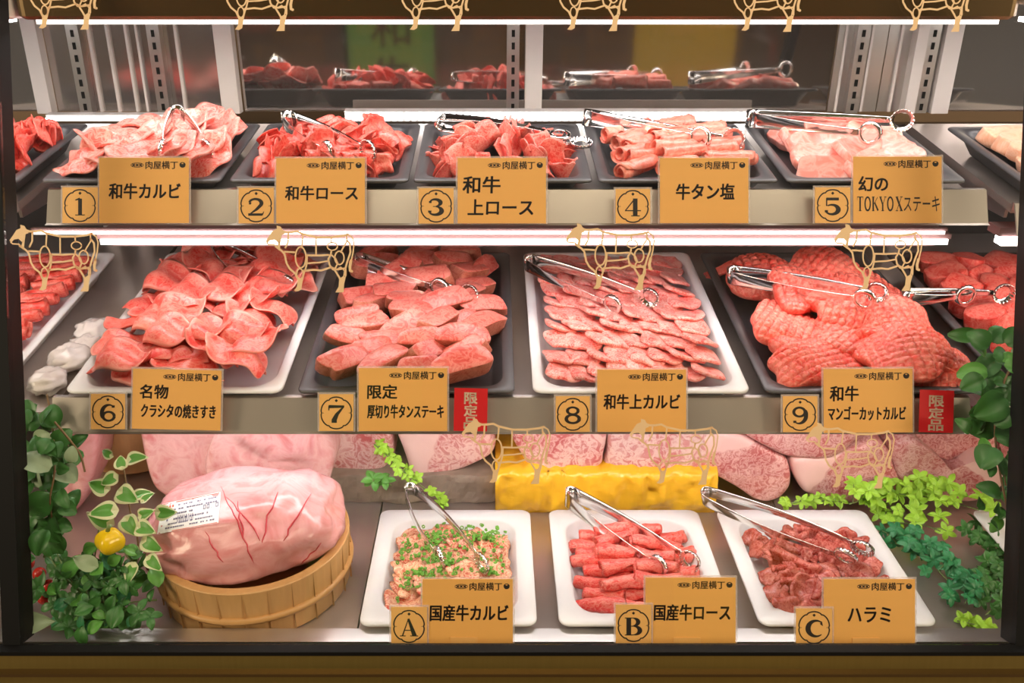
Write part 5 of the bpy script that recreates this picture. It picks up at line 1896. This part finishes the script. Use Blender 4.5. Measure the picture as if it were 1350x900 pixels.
# right hanging ivy
D1 = 1.03
P = [on_D(x, y, D1) for x, y in ((1352, 455), (1325, 500), (1312, 560), (1318, 620), (1330, 680))]
s1, _ = twig(P, .0013)
s2, _ = twig([on_D(x, y, D1) for x, y in ((1318, 590), (1322, 610), (1326, 640))], .001)
g = G()
for x, y, l, w, a in ((1278, 440, 32, 18, 3.0), (1298, 450, 28, 24, 2.5), (1318, 445, 26, 24, .8), (1336, 450, 26, 26, .3), (1302, 474, 34, 26, -2.6), (1325, 470, 30, 30, .3), (1334, 482, 28, 24, -.5), (1290, 488, 32, 24, 2.9), (1286, 500, 28, 24, -2.8), (1312, 530, 40, 36, -2.6), (1330, 512, 30, 26, .2), (1340, 530, 26, 24, -.4), (1300, 566, 40, 26, 2.9), (1330, 572, 40, 34, .1),
                     (1340, 600, 28, 24, .1), (1300, 594, 30, 30, -2.4), (1322, 556, 28, 24, .5), (1345, 560, 26, 22, .2), (1336, 622, 26, 24, -.3), (1310, 650, 30, 22, 2.9), (1330, 655, 32, 26, -.6), (1336, 672, 26, 22, -.8), (1272, 566, 26, 16, 2.8), (1316, 505, 30, 26, 2.2), (1296, 520, 26, 22, 2.7), (1345, 500, 26, 24, 0), (1345, 465, 26, 22, .2)):
    dd = D1 + PR.uniform(-.015, .02)
    add_leaf(g, on_D(x, y, dd) - Vector((math.cos(a), 0, math.sin(a) * .8)) * l * pxm(dd) * .4, l * pxm(dd) * 1.12, w * pxm(dd) * 1.15, 'round', jn(.45), a, PR.randint(0, 99), 1 if PR.random() < .12 else 0)
for k in range(34):
    y = PR.uniform(440, 690)
    x = 1325 - 18 * math.sin((y - 440) / 250 * PI) + PR.gauss(0, 14)
    if x < 1285 or 620 < y < 640:
        continue
    dd = D1 + PR.uniform(-.01, .03)
    add_leaf(g, on_D(x, y, dd), PR.uniform(20, 28) * pxm(dd), PR.uniform(16, 22) * pxm(dd), 'round', jn(.6), PR.uniform(0, 6.28), k, 1 if PR.random() < .2 else 0)
finish_plant('hanging_ivy', 'dark glossy ivy hanging down along the right edge of the case', 'plant', [s1, s2], g, [M['leaf_dark'], M['leaf_mid']], M['stem_brown'], P[0])


def sprig(name, label, pts, n, lpx, mats, smat, hgt, spread=9, five=5, seedk=0, D=None):
    """trailing sprig along pixels lying at height hgt over the deck"""
    P = [on_z(x, y, DECKZ + hgt) if D is None else on_D(x, y, D) for x, y in pts]
    s_, C = twig(P, .0009)
    g = G()
    stems = [s_]
    for k in range(n):
        c = C[int((len(C) - 1) * (k + PR.random()) / n)]
        p = c + Vector((PR.uniform(-1, 1) * spread * .0009, PR.uniform(-1, 1) * spread * .0009, PR.uniform(.0, 1) * spread * .0008))
        cluster(g, p, lpx * .00095 * PR.uniform(.8, 1.2), lpx * .00055, five, jn(.5) + Vector((0, 0, .3)), seedk + 7 * k)
        if k % 2:
            stems.append(twig([c, c.lerp(p, .5) + Vector((0, 0, .003)), p], .0006)[0])
    return finish_plant(name, label, 'plant', stems[:12], g, mats, smat, P[0])


LB = [M['leaf_bright']]
LT = [M['leaf_teal']]
sprig('lime_sprig', 'lime green leafy sprig trailing behind the tray of card C', [(1028, 664), (1060, 661), (1085, 660), (1110, 662)], 11, 12, LB, M['stem'], .022, 5, 5, 1)
sprig('lime_sprig', 'lime green leafy spray fanning out right of the tray of card C', [(1120, 664), (1150, 656), (1180, 650), (1215, 648), (1250, 660), (1290, 672)], 38, 16, LB, M['stem'], .040, 26, 5, 100)
sprig('lime_sprig', 'lime green sprig creeping forward right of the tray of card C', [(1180, 668), (1165, 685), (1200, 690), (1212, 690), (1240, 700)], 14, 14, LB, M['stem'], .020, 18, 5, 300)
sprig('green_sprig', 'deep green leafy sprig lying right of the tray of card C', [(1180, 716), (1200, 722), (1222, 735), (1250, 765), (1280, 780), (1272, 795)], 40, 14, LT, M['stem'], .014, 26, 5, 500)
sprig('green_sprig', 'dark green sprig lying beside the tray at the right edge', [(1280, 700), (1300, 725), (1312, 750), (1315, 790), (1300, 810)], 34, 14, [M['leaf_dark']], M['stem'], .014, 24, 5, 700)
sprig('lime_sprig', 'small lime sprig at the front right corner of the deck', [(1262, 818), (1280, 822), (1300, 826), (1316, 834)], 5, 13, LB, M['stem'], .006, 4, 5, 900)
cp = on_z(545, 668, DECKZ).y + .006
yDs = (on_y(540, 620, cp) - CAM).dot(Vector((0, TC, -TS)))
sprig('lime_sprig', 'pale lime sprig with variegated leaves on the stone slab between two joints', [(493, 585), (510, 600), (525, 615), (545, 632), (575, 655), (588, 662)], 20, 11, LB, M['stem'], 0, 8, 5, 1100, D=yDs - .02)
sprig('green_sprig', 'little deep green sprig at the left of the stone slab', [(488, 636), (500, 632), (516, 640)], 4, 18, [M['leaf_mid']], M['stem'], 0, 4, 4, 1300, D=yDs - .02)
